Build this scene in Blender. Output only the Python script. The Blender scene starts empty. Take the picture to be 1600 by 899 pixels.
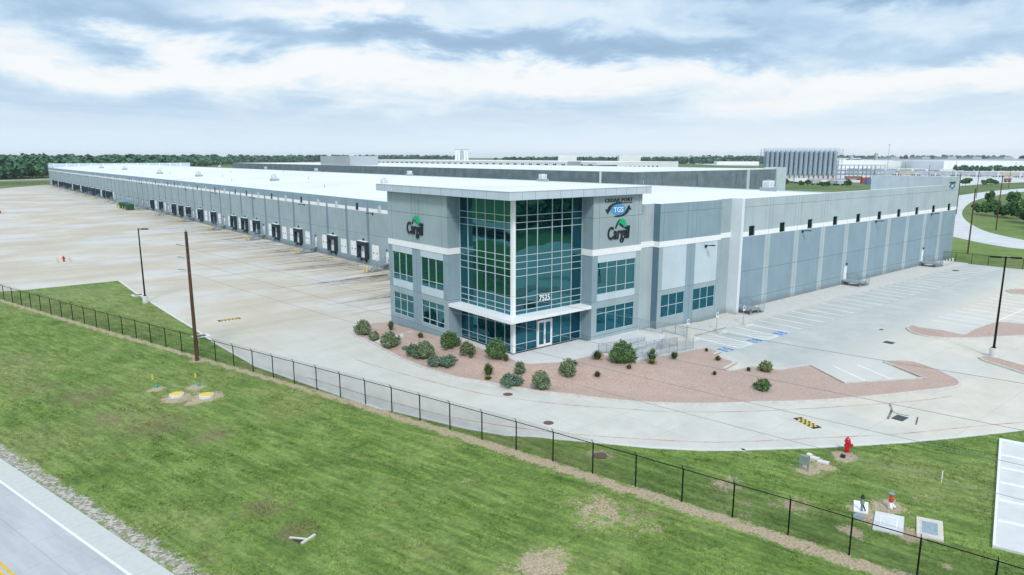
import bpy, bmesh, math, random
import numpy as np
from mathutils import Vector, Matrix
from mathutils.geometry import delaunay_2d_cdt
random.seed(7); rng = np.random.default_rng(7)
C = bpy.context.scene.collection
SC = bpy.context.scene

# ------------------------------------------------------------------ camera
FPX, CX, CY, YH = 1083.0, 800.0, 449.5, 244.0           # lens in pixels of the 1600 px photograph
PITCH = math.atan((CY-YH)/FPX); AR = math.radians(50.65)
CAM = np.array([-41.879, -50.777, 20.0])
_fw = np.array([math.cos(AR), math.sin(AR), 0]); _rt = np.array([math.sin(AR), -math.cos(AR), 0]); _up = np.array([0, 0, 1.0])
_f3 = _fw*math.cos(PITCH)-_up*math.sin(PITCH); _u3 = _fw*math.sin(PITCH)+_up*math.cos(PITCH)
cam = bpy.data.cameras.new('camera'); camo = bpy.data.objects.new('camera', cam); C.objects.link(camo)
m = Matrix(((_rt[0], _u3[0], -_f3[0], CAM[0]), (_rt[1], _u3[1], -_f3[1], CAM[1]), (_rt[2], _u3[2], -_f3[2], CAM[2]), (0, 0, 0, 1)))
camo.matrix_world = m
cam.sensor_width = 36; cam.lens = FPX/1600*36; cam.clip_start = 0.5; cam.clip_end = 20000
SC.camera = camo

def ray(x, y): return _f3+_rt*(x-CX)/FPX-_u3*(y-CY)/FPX
def at(x, y, z=0.0):                                     # survey point: photo pixel -> place on a level plane
    d = ray(x, y); t = (z-CAM[2])/d[2]; p = CAM+d*t
    return (float(p[0]), float(p[1]), z)
def onX(x, y, yp): d = ray(x, y); return CAM+d*((yp-CAM[1])/d[1])
def onY(x, y, xp): d = ray(x, y); return CAM+d*((xp-CAM[0])/d[0])
def hgt(y, p):                                           # height of photo row y over ground point p
    d = np.array([p[0], p[1], 0])-CAM; k = -(y-CY)/FPX
    return float((k*d@_f3-d@_u3)/(_u3[2]-k*_f3[2]))

# ------------------------------------------------------------------ light and sky
SUN_EL, SUN_AZ = math.radians(43), math.atan2(-0.62, -0.78)   # sun behind the camera's right shoulder
SKYGAIN = 1.0
sun = bpy.data.lights.new('sun', 'SUN'); sun.energy = 1.95; sun.angle = math.radians(10); sun.color = (1.0, 0.955, 0.89)
suno = bpy.data.objects.new('sun', sun); C.objects.link(suno)
sd = Vector((math.cos(SUN_EL)*-0.55, math.cos(SUN_EL)*-0.835, math.sin(SUN_EL))).normalized()
suno.rotation_euler = sd.to_track_quat('Z', 'Y').to_euler(); suno.location = (0, 0, 60)
SC.view_settings.view_transform = 'Standard'; SC.view_settings.look = 'None'
SC.view_settings.exposure = 0.20; SC.view_settings.gamma = 1.0; SC.view_settings.use_curve_mapping = False
SC.cycles.max_bounces = 6; SC.cycles.glossy_bounces = 3; SC.cycles.transparent_max_bounces = 12
SC.cycles.volume_bounces = 0; SC.cycles.sample_clamp_indirect = 6

class NT:
    """small helper for writing node trees as expressions"""
    def __init__(s, nt): s.nt = nt; s.n = nt.nodes; s.l = nt.links
    def node(s, t, **kw):
        n = s.n.new(t)
        for k, v in kw.items(): setattr(n, k, v)
        return n
    def put(s, sock, v):
        if v is None: return
        if isinstance(v, bpy.types.NodeSocket): s.l.new(v, sock)
        else:
            if sock.type in ('RGBA',) and not hasattr(v, '__len__'): v = (v, v, v, 1)
            elif sock.type == 'RGBA' and len(v) == 3: v = (*v, 1)
            sock.default_value = v
    def m(s, op, a, b=None, c=None, clamp=False):
        n = s.node('ShaderNodeMath', operation=op); n.use_clamp = clamp
        for i, v in enumerate((a, b, c)): s.put(n.inputs[i], v) if v is not None else None
        return n.outputs[0]
    def add(s, a, b): return s.m('ADD', a, b)
    def sub(s, a, b): return s.m('SUBTRACT', a, b)
    def mul(s, a, b): return s.m('MULTIPLY', a, b)
    def div(s, a, b): return s.m('DIVIDE', a, b)
    def ss(s, v, lo, hi, a=0.0, b=1.0):
        n = s.node('ShaderNodeMapRange', interpolation_type='SMOOTHSTEP'); s.put(n.inputs[0], v)
        for i, q in enumerate((lo, hi, a, b)): s.put(n.inputs[i+1], q)
        return n.outputs[0]
    def mix(s, f, a, b, blend='MIX'):
        n = s.node('ShaderNodeMix', data_type='RGBA', blend_type=blend); n.clamp_factor = True
        s.put(n.inputs['Factor'], f); s.put(n.inputs[6], a); s.put(n.inputs[7], b); return n.outputs[2]
    def noise(s, vec, scale, detail=4, rough=0.55, dist=0.0):
        n = s.node('ShaderNodeTexNoise'); s.put(n.inputs['Vector'], vec); n.inputs['Scale'].default_value = scale
        n.inputs['Detail'].default_value = detail; n.inputs['Roughness'].default_value = rough; n.inputs['Distortion'].default_value = dist
        return n.outputs['Fac']
    def xyz(s, v): n = s.node('ShaderNodeSeparateXYZ'); s.put(n.inputs[0], v); return n.outputs
    def vec(s, x, y, z=0.0):
        n = s.node('ShaderNodeCombineXYZ')
        for i, q in enumerate((x, y, z)): s.put(n.inputs[i], q)
        return n.outputs[0]
    def vm(s, op, a, b): n = s.node('ShaderNodeVectorMath', operation=op); s.put(n.inputs[0], a); s.put(n.inputs[1], b); return n.outputs[0]
    def pos(s): return s.node('ShaderNodeNewGeometry').outputs['Position']

def make_world():
    w = bpy.data.worlds.new('World'); SC.world = w; w.use_nodes = True; t = NT(w.node_tree); t.n.clear()
    d = t.node('ShaderNodeTexCoord').outputs['Generated']; X, Y, Z = t.xyz(d)
    sky = t.node('ShaderNodeTexSky', sky_type='NISHITA'); sky.sun_disc = False; sky.sun_elevation = SUN_EL
    sky.sun_rotation = math.atan2(-0.55, -0.835); sky.air_density = 1.4; sky.dust_density = 2.0
    skyc = t.vm('MULTIPLY', sky.outputs[0], (0.085, 0.085, 0.085))
    fx = t.add(t.mul(X, float(_fw[0])), t.mul(Y, float(_fw[1]))); rx = t.add(t.mul(X, float(_rt[0])), t.mul(Y, float(_rt[1])))
    az = t.m('ARCTAN2', rx, fx); el = t.m('ARCSINE', Z)
    # cloud layers seen in perspective on a flat ceiling
    zc = t.add(t.m('MAXIMUM', Z, 0.0), 0.06)
    P = t.vec(t.div(rx, zc), t.div(fx, zc), 0.0)
    n1 = t.noise(t.vm('MULTIPLY', P, (0.55, 0.40, 1)), 1.0, 7, 0.58, 0.4)
    n2 = t.noise(t.vm('ADD', t.vm('MULTIPLY', P, (1.6, 1.0, 1)), (7.3, 2.1, 4.0)), 1.0, 8, 0.6, 0.6)
    wv = t.vec(az, t.mul(el, 2.6), 0.0)
    wz = t.sub(t.noise(wv, 4.2, 8, 0.62, 0.5), 0.5); wz2 = t.sub(t.noise(t.vm('ADD', wv, (3.7, 9.1, 0)), 4.5, 7, 0.6, 0.3), 0.5)
    aw = t.add(az, t.mul(wz, 0.5)); ew = t.add(el, t.mul(wz2, 0.165))
    def blob(px, py, sx, sy, amt):
        a0 = math.atan((px-CX)/1102.0); e0 = math.atan((YH-py)/1102.0)*math.cos(a0)
        u = t.div(t.sub(aw, a0), sx/1102.0); v = t.div(t.sub(ew, e0), sy/1102.0)
        r2 = t.add(t.mul(u, u), t.mul(v, v)); return t.mul(t.m('EXPONENT', t.mul(r2, -1.0)), amt)
    s = t.add(t.mul(t.sub(n1, 0.5), 0.75), t.mul(t.sub(n2, 0.5), 0.62))
    for b in ((150, 105, 420, 26, .46), (520, 122, 420, 24, .44), (480, 30, 110, 30, .6), (890, 35, 170, 28, .32), (900, 120, 150, 30, .5), (1330, 130, 260, 30, .62),
              (1210, 78, 60, 14, .3), (1420, 30, 160, 14, .2), (1590, 110, 120, 26, .35), (30, 60, 90, 22, .35), (560, 20, 60, 16, .3),
              (220, 45, 190, 36, -.36), (760, 78, 210, 28, -.46), (1040, 88, 220, 26, -.5), (1300, 12, 330, 20, -.42), (1560, 80, 170, 22, -.42), (580, 66, 190, 24, -.3),
              (70, 78, 50, 8, -.3), (330, 185, 330, 26, -.22), (800, 200, 260, 30, -.10), (60, 30, 120, 20, .25), (1130, 35, 100, 18, .2), (700, 40, 80, 16, .22)):
        s = t.add(s, blob(*b))
    hi = t.ss(el, 0.02, 0.10)
    f = t.ss(t.add(t.mul(s, t.add(0.35, t.mul(hi, 0.65))), 0.5), -0.12, 1.12)
    ramp = t.node('ShaderNodeValToRGB'); t.put(ramp.inputs[0], f); cr = ramp.color_ramp
    cr.elements[0].position = 0.0; cr.elements[0].color = (0.300, 0.445, 0.630, 1)
    cr.elements[1].position = 1.0; cr.elements[1].color = (0.87, 0.885, 0.905, 1)
    e = cr.elements.new(0.36); e.color = (0.465, 0.625, 0.800, 1)
    e = cr.elements.new(0.62); e.color = (0.640, 0.765, 0.875, 1)
    col = t.mix(0.10, ramp.outputs[0], skyc)
    # the bright veil low over the horizon, warmer to the right
    hz = t.mul(t.ss(el, 0.085, 0.0), 0.82)
    hcol = t.mix(t.ss(az, -0.5, 0.6), (0.690, 0.800, 0.895), (0.780, 0.855, 0.900))
    col = t.mix(hz, col, hcol)
    # thick cloud overhead is brighter than the rim of the sky
    gain = t.ss(el, 0.25, 0.8, 1.0, 1.30)
    col = t.vm('MULTIPLY', col, t.vec(gain, gain, gain))
    bg = t.node('ShaderNodeBackground'); t.put(bg.inputs[0], col); bg.inputs[1].default_value = SKYGAIN
    o = t.node('ShaderNodeOutputWorld'); t.l.new(bg.outputs[0], o.inputs[0])
    w.cycles.sampling_method = 'MANUAL'; w.cycles.sample_map_resolution = 512
make_world()

# ------------------------------------------------------------------ mesh helpers
class MB:
    def __init__(s): s.v = []; s.f = []; s.mi = []; s.cur = 0
    def quad(s, *p, mi=None):
        i = len(s.v); s.v += [tuple(map(float, q)) for q in p]; s.f.append(tuple(range(i, i+len(p)))); s.mi.append(s.cur if mi is None else mi)
    def box(s, x0, x1, y0, y1, z0, z1, mi=None):
        i = len(s.v); s.v += [(x, y, z) for z in (z0, z1) for y in (y0, y1) for x in (x0, x1)]
        for f in ((0, 2, 3, 1), (4, 5, 7, 6), (0, 1, 5, 4), (2, 6, 7, 3), (0, 4, 6, 2), (1, 3, 7, 5)):
            s.f.append(tuple(i+q for q in f)); s.mi.append(s.cur if mi is None else mi)
        return s
    def obox(s, c, ux, hx, hy, z0, z1, mi=None):         # box turned about z: centre, unit direction, half sizes
        vx, vy = -ux[1], ux[0]; i = len(s.v)
        for z in (z0, z1):
            for b in (-hy, hy):
                for a in (-hx, hx): s.v.append((c[0]+ux[0]*a+vx*b, c[1]+ux[1]*a+vy*b, z))
        for f in ((0, 2, 3, 1), (4, 5, 7, 6), (0, 1, 5, 4), (2, 6, 7, 3), (0, 4, 6, 2), (1, 3, 7, 5)):
            s.f.append(tuple(i+q for q in f)); s.mi.append(s.cur if mi is None else mi)
        return s
    def tube(s, p, q, r, r2=None, n=8, mi=None, cap=True):
        p = Vector(p); q = Vector(q); d = (q-p).normalized(); r2 = r if r2 is None else r2
        a = d.orthogonal().normalized(); b = d.cross(a); i = len(s.v)
        for c, rr in ((p, r), (q, r2)):
            for k in range(n):
                w = 2*math.pi*k/n; s.v.append(tuple(c+(a*math.cos(w)+b*math.sin(w))*rr))
        M = s.cur if mi is None else mi
        for k in range(n): s.f.append((i+k, i+(k+1) % n, i+n+(k+1) % n, i+n+k)); s.mi.append(M)
        if cap: s.f.append(tuple(i+k for k in range(n))[::-1]); s.f.append(tuple(i+n+k for k in range(n))); s.mi += [M, M]
        return s
    def path(s, pts, r, n=6, mi=None):
        for a, b in zip(pts[:-1], pts[1:]): s.tube(a, b, r, n=n, mi=mi)
        return s
    def lathe(s, prof, c=(0, 0, 0), n=16, mi=None):
        i = len(s.v); M = s.cur if mi is None else mi
        for r, z in prof:
            for k in range(n):
                w = 2*math.pi*k/n; s.v.append((c[0]+r*math.cos(w), c[1]+r*math.sin(w), c[2]+z))
        for j in range(len(prof)-1):
            for k in range(n): s.f.append((i+j*n+k, i+j*n+(k+1) % n, i+(j+1)*n+(k+1) % n, i+(j+1)*n+k)); s.mi.append(M)
        s.f.append(tuple(i+k for k in range(n))[::-1]); s.f.append(tuple(i+(len(prof)-1)*n+k for k in range(n))); s.mi += [M, M]
        return s
    def prism(s, poly, z0, z1, mi=None, side=None):      # flat polygon extruded upward (z0, z1 numbers)
        i = len(s.v); n = len(poly); M = s.cur if mi is None else mi
        a = sum(poly[k][0]*poly[(k+1) % n][1]-poly[(k+1) % n][0]*poly[k][1] for k in range(n))
        if a < 0: poly = poly[::-1]
        s.v += [(p[0], p[1], z0) for p in poly]+[(p[0], p[1], z1) for p in poly]
        s.f.append(tuple(i+n+k for k in range(n))); s.mi.append(M)
        for k in range(n): s.f.append((i+k, i+(k+1) % n, i+n+(k+1) % n, i+n+k)); s.mi.append(M if side is None else side)
        return s
    def build(s, name, mats, parent=None, smooth=False):
        me = bpy.data.meshes.new(name); off = parent_loc(parent)
        me.from_pydata([(x-off[0], y-off[1], z-off[2]) for x, y, z in s.v], [], s.f)
        mats = mats if isinstance(mats, (list, tuple)) else [mats]
        for q in mats: me.materials.append(q)
        if len(mats) > 1: me.polygons.foreach_set('material_index', s.mi)
        if smooth: me.polygons.foreach_set('use_smooth', [True]*len(s.f))
        me.update()
        return link(name, me, parent)
def parent_loc(p):
    l = Vector((0, 0, 0))
    while p is not None: l += p.location; p = p.parent
    return l
def link(name, me, parent=None):
    o = bpy.data.objects.new(name, me); C.objects.link(o)
    if parent: o.parent = parent
    return o
def tag(o, label, cat, group=None):
    o['label'] = label; o['category'] = cat
    if group: o['group'] = group
    return o
def thing(name, label, cat, loc=(0, 0, 0), group=None):
    o = bpy.data.objects.new(name, None); C.objects.link(o); o.location = loc; o.empty_display_size = 0.3
    return tag(o, label, cat, group)
def struct(o, kind='structure'): o['kind'] = kind; return o
def copy_tree(o, parent=None, loc=None, label=None, rz=None):
    c = o.copy(); C.objects.link(c)
    if parent is not None: c.parent = parent
    if loc is not None: c.location = loc
    if rz is not None: c.rotation_euler = (0, 0, rz)
    if label: c['label'] = label
    for ch in list(o.children): copy_tree(ch, c)
    return c
def np_mesh(name, V, F, mats, parent=None, mi=None, smooth=False):
    me = bpy.data.meshes.new(name); off = np.array(parent_loc(parent)); V = np.asarray(V, float)-off; F = np.asarray(F, np.int32); k = F.shape[1]
    me.vertices.add(len(V)); me.vertices.foreach_set('co', V.ravel()); me.loops.add(F.size); me.loops.foreach_set('vertex_index', F.ravel())
    me.polygons.add(len(F)); me.polygons.foreach_set('loop_start', np.arange(0, F.size, k, dtype=np.int32))
    for q in (mats if isinstance(mats, (list, tuple)) else [mats]): me.materials.append(q)
    if mi is not None: me.polygons.foreach_set('material_index', mi)
    if smooth: me.polygons.foreach_set('use_smooth', np.ones(len(F), bool))
    me.update(calc_edges=True); me.validate()
    return link(name, me, parent)
def leafquads(P, N, size, asp=1.0):
    """one small quad per point, roughly facing N"""
    n = len(P); R = rng.normal(size=(n, 3)); N = N/np.linalg.norm(N, axis=1, keepdims=True)
    A = np.cross(N, R); A /= np.linalg.norm(A, axis=1, keepdims=True)+1e-9; B = np.cross(N, A)
    s = (size*rng.uniform(.6, 1.35, n))[:, None]; A = A*s*asp; B = B*s
    V = np.stack([P-A-B, P+A-B, P+A+B, P-A+B], 1).reshape(-1, 3); F = np.arange(4*n).reshape(n, 4); return V, F

# ------------------------------------------------------------------ materials
M = {}
def mat(name, col, rough=0.7, var=0.10, scale=1.2, col2=None, metal=0.0, bump=0.0, bscale=8.0, stretch=(1, 1, 1), spec=0.4, coord='pos', streak=0.0):
    ma = bpy.data.materials.new(name); ma.use_nodes = True; t = NT(ma.node_tree); b = t.n['Principled BSDF']
    p = t.pos() if coord == 'pos' else t.node('ShaderNodeTexCoord').outputs['Object']
    p = t.vm('MULTIPLY', p, stretch)
    n = t.noise(p, scale, 5, 0.6)
    c1 = tuple(c*(1-var) for c in col); c2 = tuple(min(1, c*(1+var)) for c in (col2 or col))
    c = t.mix(t.ss(n, 0.28, 0.72), c1, c2)
    if streak:                                           # rain streaks running down a wall
        n2 = t.noise(t.vm('MULTIPLY', t.pos(), (1.5, 1.5, 0.06)), 1.0, 5, 0.65)
        c = t.mix(t.mul(t.ss(n2, 0.48, 0.75), streak), c, tuple(q*0.72 for q in col))
    if streak:                                           # splash grime low on the wall
        zz = t.xyz(t.pos())[2]; g = t.mul(t.ss(t.add(zz, t.mul(t.noise(t.pos(), 1.2, 5, .7), -1.2)), .55, -.35), .45); c = t.mix(g, c, (0.14, 0.13, 0.11))
    t.put(b.inputs['Base Color'], c); b.inputs['Roughness'].default_value = rough; b.inputs['Metallic'].default_value = metal
    b.inputs['Specular IOR Level'].default_value = spec
    if bump:
        bn = t.node('ShaderNodeBump'); bn.inputs['Strength'].default_value = bump; bn.inputs['Distance'].default_value = 0.05
        t.put(bn.inputs['Height'], t.noise(t.pos() if coord == 'pos' else p, bscale, 5, 0.65)); t.l.new(bn.outputs[0], b.inputs['Normal'])
    M[name] = ma; return ma
wall = dict(rough=0.85, var=0.06, scale=0.35, streak=0.32, spec=0.25)
mat('wall_light', (0.395, 0.470, 0.490), **wall)         # pale grey tilt-up panels
mat('wall_mid', (0.315, 0.395, 0.420), **wall)
mat('wall_blue', (0.245, 0.335, 0.390), **wall)          # blue-grey accent paint
mat('wall_dock', (0.315, 0.390, 0.410), **wall)
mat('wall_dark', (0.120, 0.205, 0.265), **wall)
mat('wall_pale', (0.50, 0.59, 0.635), **wall)
mat('wing_white', (0.66, 0.71, 0.75), 0.7, var=0.03, streak=0.10)
mat('mullion', (0.52, 0.60, 0.64), 0.4, var=0.03)
mat('wall_seam', (0.185, 0.265, 0.325), **wall)
mat('joint', (0.10, 0.15, 0.18), 0.9)
mat('white_paint', (0.82, 0.83, 0.84), 0.6, var=0.03)
mat('white_trim', (0.80, 0.82, 0.83), 0.45, var=0.02)
mat('cornice_metal', (0.50, 0.58, 0.66), 0.4, var=0.05, scale=0.4)
def roofmat():
    ma = bpy.data.materials.new('roof_white'); ma.use_nodes = True; t = NT(ma.node_tree); b = t.n['Principled BSDF']; p = t.pos(); X, Y, Z = t.xyz(p)
    n1 = t.noise(p, .045, 6, .62); n2 = t.noise(p, .4, 5, .65); c = t.mix(t.ss(n1, .3, .7), (0.69, 0.70, 0.715), (0.785, 0.785, 0.785))
    c = t.mix(t.mul(t.ss(t.noise(t.vm('MULTIPLY', p, (.02, .10, 1)), 1, 5, .6, .5), .54, .72), .30), c, (0.50, 0.49, 0.46)); c = t.mix(t.mul(t.ss(n2, .58, .8), .22), c, (.5, .5, .49))
    j = t.m('LESS_THAN', t.m('ABSOLUTE', t.sub(t.m('FRACT', t.div(Y, 3.05)), .5)), .018); c = t.mix(t.mul(j, .30), c, (.42, .43, .44))
    t.put(b.inputs['Base Color'], c); b.inputs['Roughness'].default_value = .7; b.inputs['Specular IOR Level'].default_value = .3; M['roof_white'] = ma
roofmat()
mat('grey_concrete_wall', (0.155, 0.205, 0.235), 0.9, var=0.20, scale=0.25, streak=0.5)
mat('dock_black', (0.012, 0.03, 0.045), 0.75, var=0.3)
mat('dock_door', (0.80, 0.81, 0.82), 0.5, var=0.03)
mat('steel_grey', (0.27, 0.33, 0.37), 0.55, var=0.15, metal=0.15)
mat('galvanized', (0.36, 0.43, 0.46), 0.45, var=0.15, metal=0.5, scale=6)
mat('black_metal', (0.008, 0.010, 0.011), 0.6, var=0.3, spec=0.12)
mat('yellow_paint', (0.72, 0.52, 0.06), 0.5, var=0.10, scale=5)
mat('red_paint', (0.50, 0.015, 0.03), 0.35, var=0.15, scale=9)
mat('orange_red', (0.50, 0.06, 0.015), 0.4, var=0.15, scale=9)
mat('green_dark', (0.015, 0.09, 0.05), 0.5, var=0.3, scale=2)
mat('green_sign', (0.0, 0.40, 0.16), 0.45, var=0.05)
mat('teal_plastic', (0.05, 0.35, 0.30), 0.5)
mat('sign_dark', (0.012, 0.022, 0.028), 0.45)
mat('sign_blue', (0.05, 0.30, 0.62), 0.4, var=0.10, scale=3)
mat('wood_pole', (0.085, 0.048, 0.028), 0.9, var=0.35, scale=5, stretch=(1, 1, .15), bump=0.3)
mat('pad_concrete', (0.62, 0.63, 0.63), 0.85, var=0.08, scale=4, bump=0.1)
mat('pad_tan', (0.60, 0.55, 0.48), 0.85, var=0.08, scale=4)
mat('curb_concrete', (0.56, 0.545, 0.51), 0.9, var=0.10, scale=2.5)
mat('plaza_concrete', (0.60, 0.60, 0.59), 0.9, var=0.06, scale=1.0)
mat('lid_iron', (0.14, 0.085, 0.07), 0.8, var=0.25, scale=12)
mat('grate', (0.06, 0.07, 0.07), 0.7, var=0.3, scale=20)
mat('white_line', (0.76, 0.77, 0.77), 0.7, var=0.10, scale=5)
mat('yellow_line', (0.72, 0.42, 0.03), 0.7, var=0.15, scale=5)
mat('cable', (0.26, 0.28, 0.30), 0.5, metal=0.3)
mat('rubber_black', (0.03, 0.03, 0.035), 0.8)
mat('container_red', (0.33, 0.06, 0.06), 0.6); mat('container_blue', (0.05, 0.16, 0.35), 0.6); mat('container_brown', (0.22, 0.12, 0.08), 0.7)
mat('railcar_grey', (0.42, 0.46, 0.50), 0.6, var=0.15, scale=.3); mat('railcar_tan', (0.48, 0.44, 0.36), 0.6, var=0.12, scale=.3)
mat('silo_metal', (0.31, 0.385, 0.45), 0.45, var=0.12, metal=0.35, scale=0.4, stretch=(1, 1, 3))
mat('far_white', (0.74, 0.76, 0.77), 0.8, var=0.04, scale=0.05); mat('far_grey', (0.42, 0.46, 0.50), 0.8, var=0.06, scale=.05)
mat('brick_base', (0.55, 0.50, 0.45), 0.8)
mat('skin_off', (0.5, 0.5, 0.5))

def leafmat(name, c1, c2, c3, rough=0.6):
    ma = bpy.data.materials.new(name); ma.use_nodes = True; t = NT(ma.node_tree); b = t.n['Principled BSDF']
    g = t.node('ShaderNodeNewGeometry'); r = t.node('ShaderNodeValToRGB'); t.put(r.inputs[0], g.outputs['Random Per Island']); cr = r.color_ramp
    cr.elements[0].color = (*c1, 1); cr.elements[1].color = (*c3, 1); e = cr.elements.new(0.5); e.color = (*c2, 1)
    n = t.noise(t.pos(), 0.9, 3); c = t.mix(t.ss(n, 0.3, 0.75), r.outputs[0], t.vm('MULTIPLY', r.outputs[0], (1.5, 1.4, 1.3)))
    t.put(b.inputs['Base Color'], c); b.inputs['Roughness'].default_value = rough; b.inputs['Specular IOR Level'].default_value = 0.25
    M[name] = ma
leafmat('leaf_sage', (0.075, 0.120, 0.070), (0.130, 0.190, 0.105), (0.220, 0.275, 0.150))
leafmat('leaf_green', (0.035, 0.085, 0.030), (0.075, 0.150, 0.055), (0.150, 0.235, 0.085))
leafmat('leaf_olive', (0.070, 0.105, 0.050), (0.130, 0.170, 0.085), (0.230, 0.260, 0.140))
leafmat('leaf_blue', (0.050, 0.105, 0.075), (0.095, 0.170, 0.120), (0.170, 0.255, 0.185))
leafmat('leaf_spike', (0.030, 0.065, 0.026), (0.070, 0.115, 0.045), (0.165, 0.200, 0.085))
leafmat('leaf_yellow', (0.10, 0.16, 0.03), (0.19, 0.26, 0.05), (0.28, 0.34, 0.09))
leafmat('leaf_forest', (0.026, 0.090, 0.050), (0.048, 0.130, 0.070), (0.080, 0.185, 0.090))
leafmat('leaf_tree', (0.022, 0.070, 0.022), (0.045, 0.115, 0.035), (0.085, 0.170, 0.050))
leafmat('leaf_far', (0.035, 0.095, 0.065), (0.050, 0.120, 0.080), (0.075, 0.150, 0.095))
mat('bark', (0.10, 0.075, 0.055), 0.9, var=0.3, scale=6)

def glassmat(name, refl, base, rough=0.015, wave=0.012):
    ma = bpy.data.materials.new(name); ma.use_nodes = True; t = NT(ma.node_tree); t.n.remove(t.n['Principled BSDF']); out = t.n['Material Output']
    gl = t.node('ShaderNodeBsdfGlossy'); gl.inputs['Color'].default_value = (*refl, 1); gl.inputs['Roughness'].default_value = rough
    df = t.node('ShaderNodeBsdfDiffuse'); df.inputs['Color'].default_value = (*base, 1)
    g = t.node('ShaderNodeNewGeometry')
    n = t.node('ShaderNodeTexNoise'); n.inputs['Scale'].default_value = 0.55; n.inputs['Detail'].default_value = 2; t.l.new(t.pos(), n.inputs['Vector'])
    isl = t.node('ShaderNodeTexWhiteNoise', noise_dimensions='1D'); t.l.new(g.outputs['Random Per Island'], isl.inputs['W'])   # each pane sits at its own slight tilt
    o = t.vm('ADD', t.vm('MULTIPLY', t.vm('SUBTRACT', n.outputs['Color'], (0.5, 0.5, 0.5)), (wave, wave, wave)),
             t.vm('MULTIPLY', t.vm('SUBTRACT', isl.outputs['Color'], (0.5, 0.5, 0.5)), (wave*.8, wave*.8, wave*.8)))
    nn = t.node('ShaderNodeVectorMath', operation='NORMALIZE'); t.put(nn.inputs[0], t.vm('ADD', g.outputs['Normal'], o)); t.l.new(nn.outputs[0], gl.inputs['Normal'])
    lw = t.node('ShaderNodeFresnel'); lw.inputs[0].default_value = 1.9
    f = t.m('MINIMUM', t.add(t.mul(lw.outputs[0], 1.1), 0.45), 0.96)
    mx = t.node('ShaderNodeMixShader'); t.put(mx.inputs[0], f); t.l.new(df.outputs[0], mx.inputs[1]); t.l.new(gl.outputs[0], mx.inputs[2]); t.l.new(mx.outputs[0], out.inputs[0])
    M[name] = ma
glassmat('glass_upper', (0.105, 0.325, 0.375), (0.002, 0.028, 0.042))
glassmat('glass_lower', (0.06, 0.24, 0.30), (0.003, 0.050, 0.078))
glassmat('glass_small', (0.07, 0.12, 0.18), (0.006, 0.012, 0.022))

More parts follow.
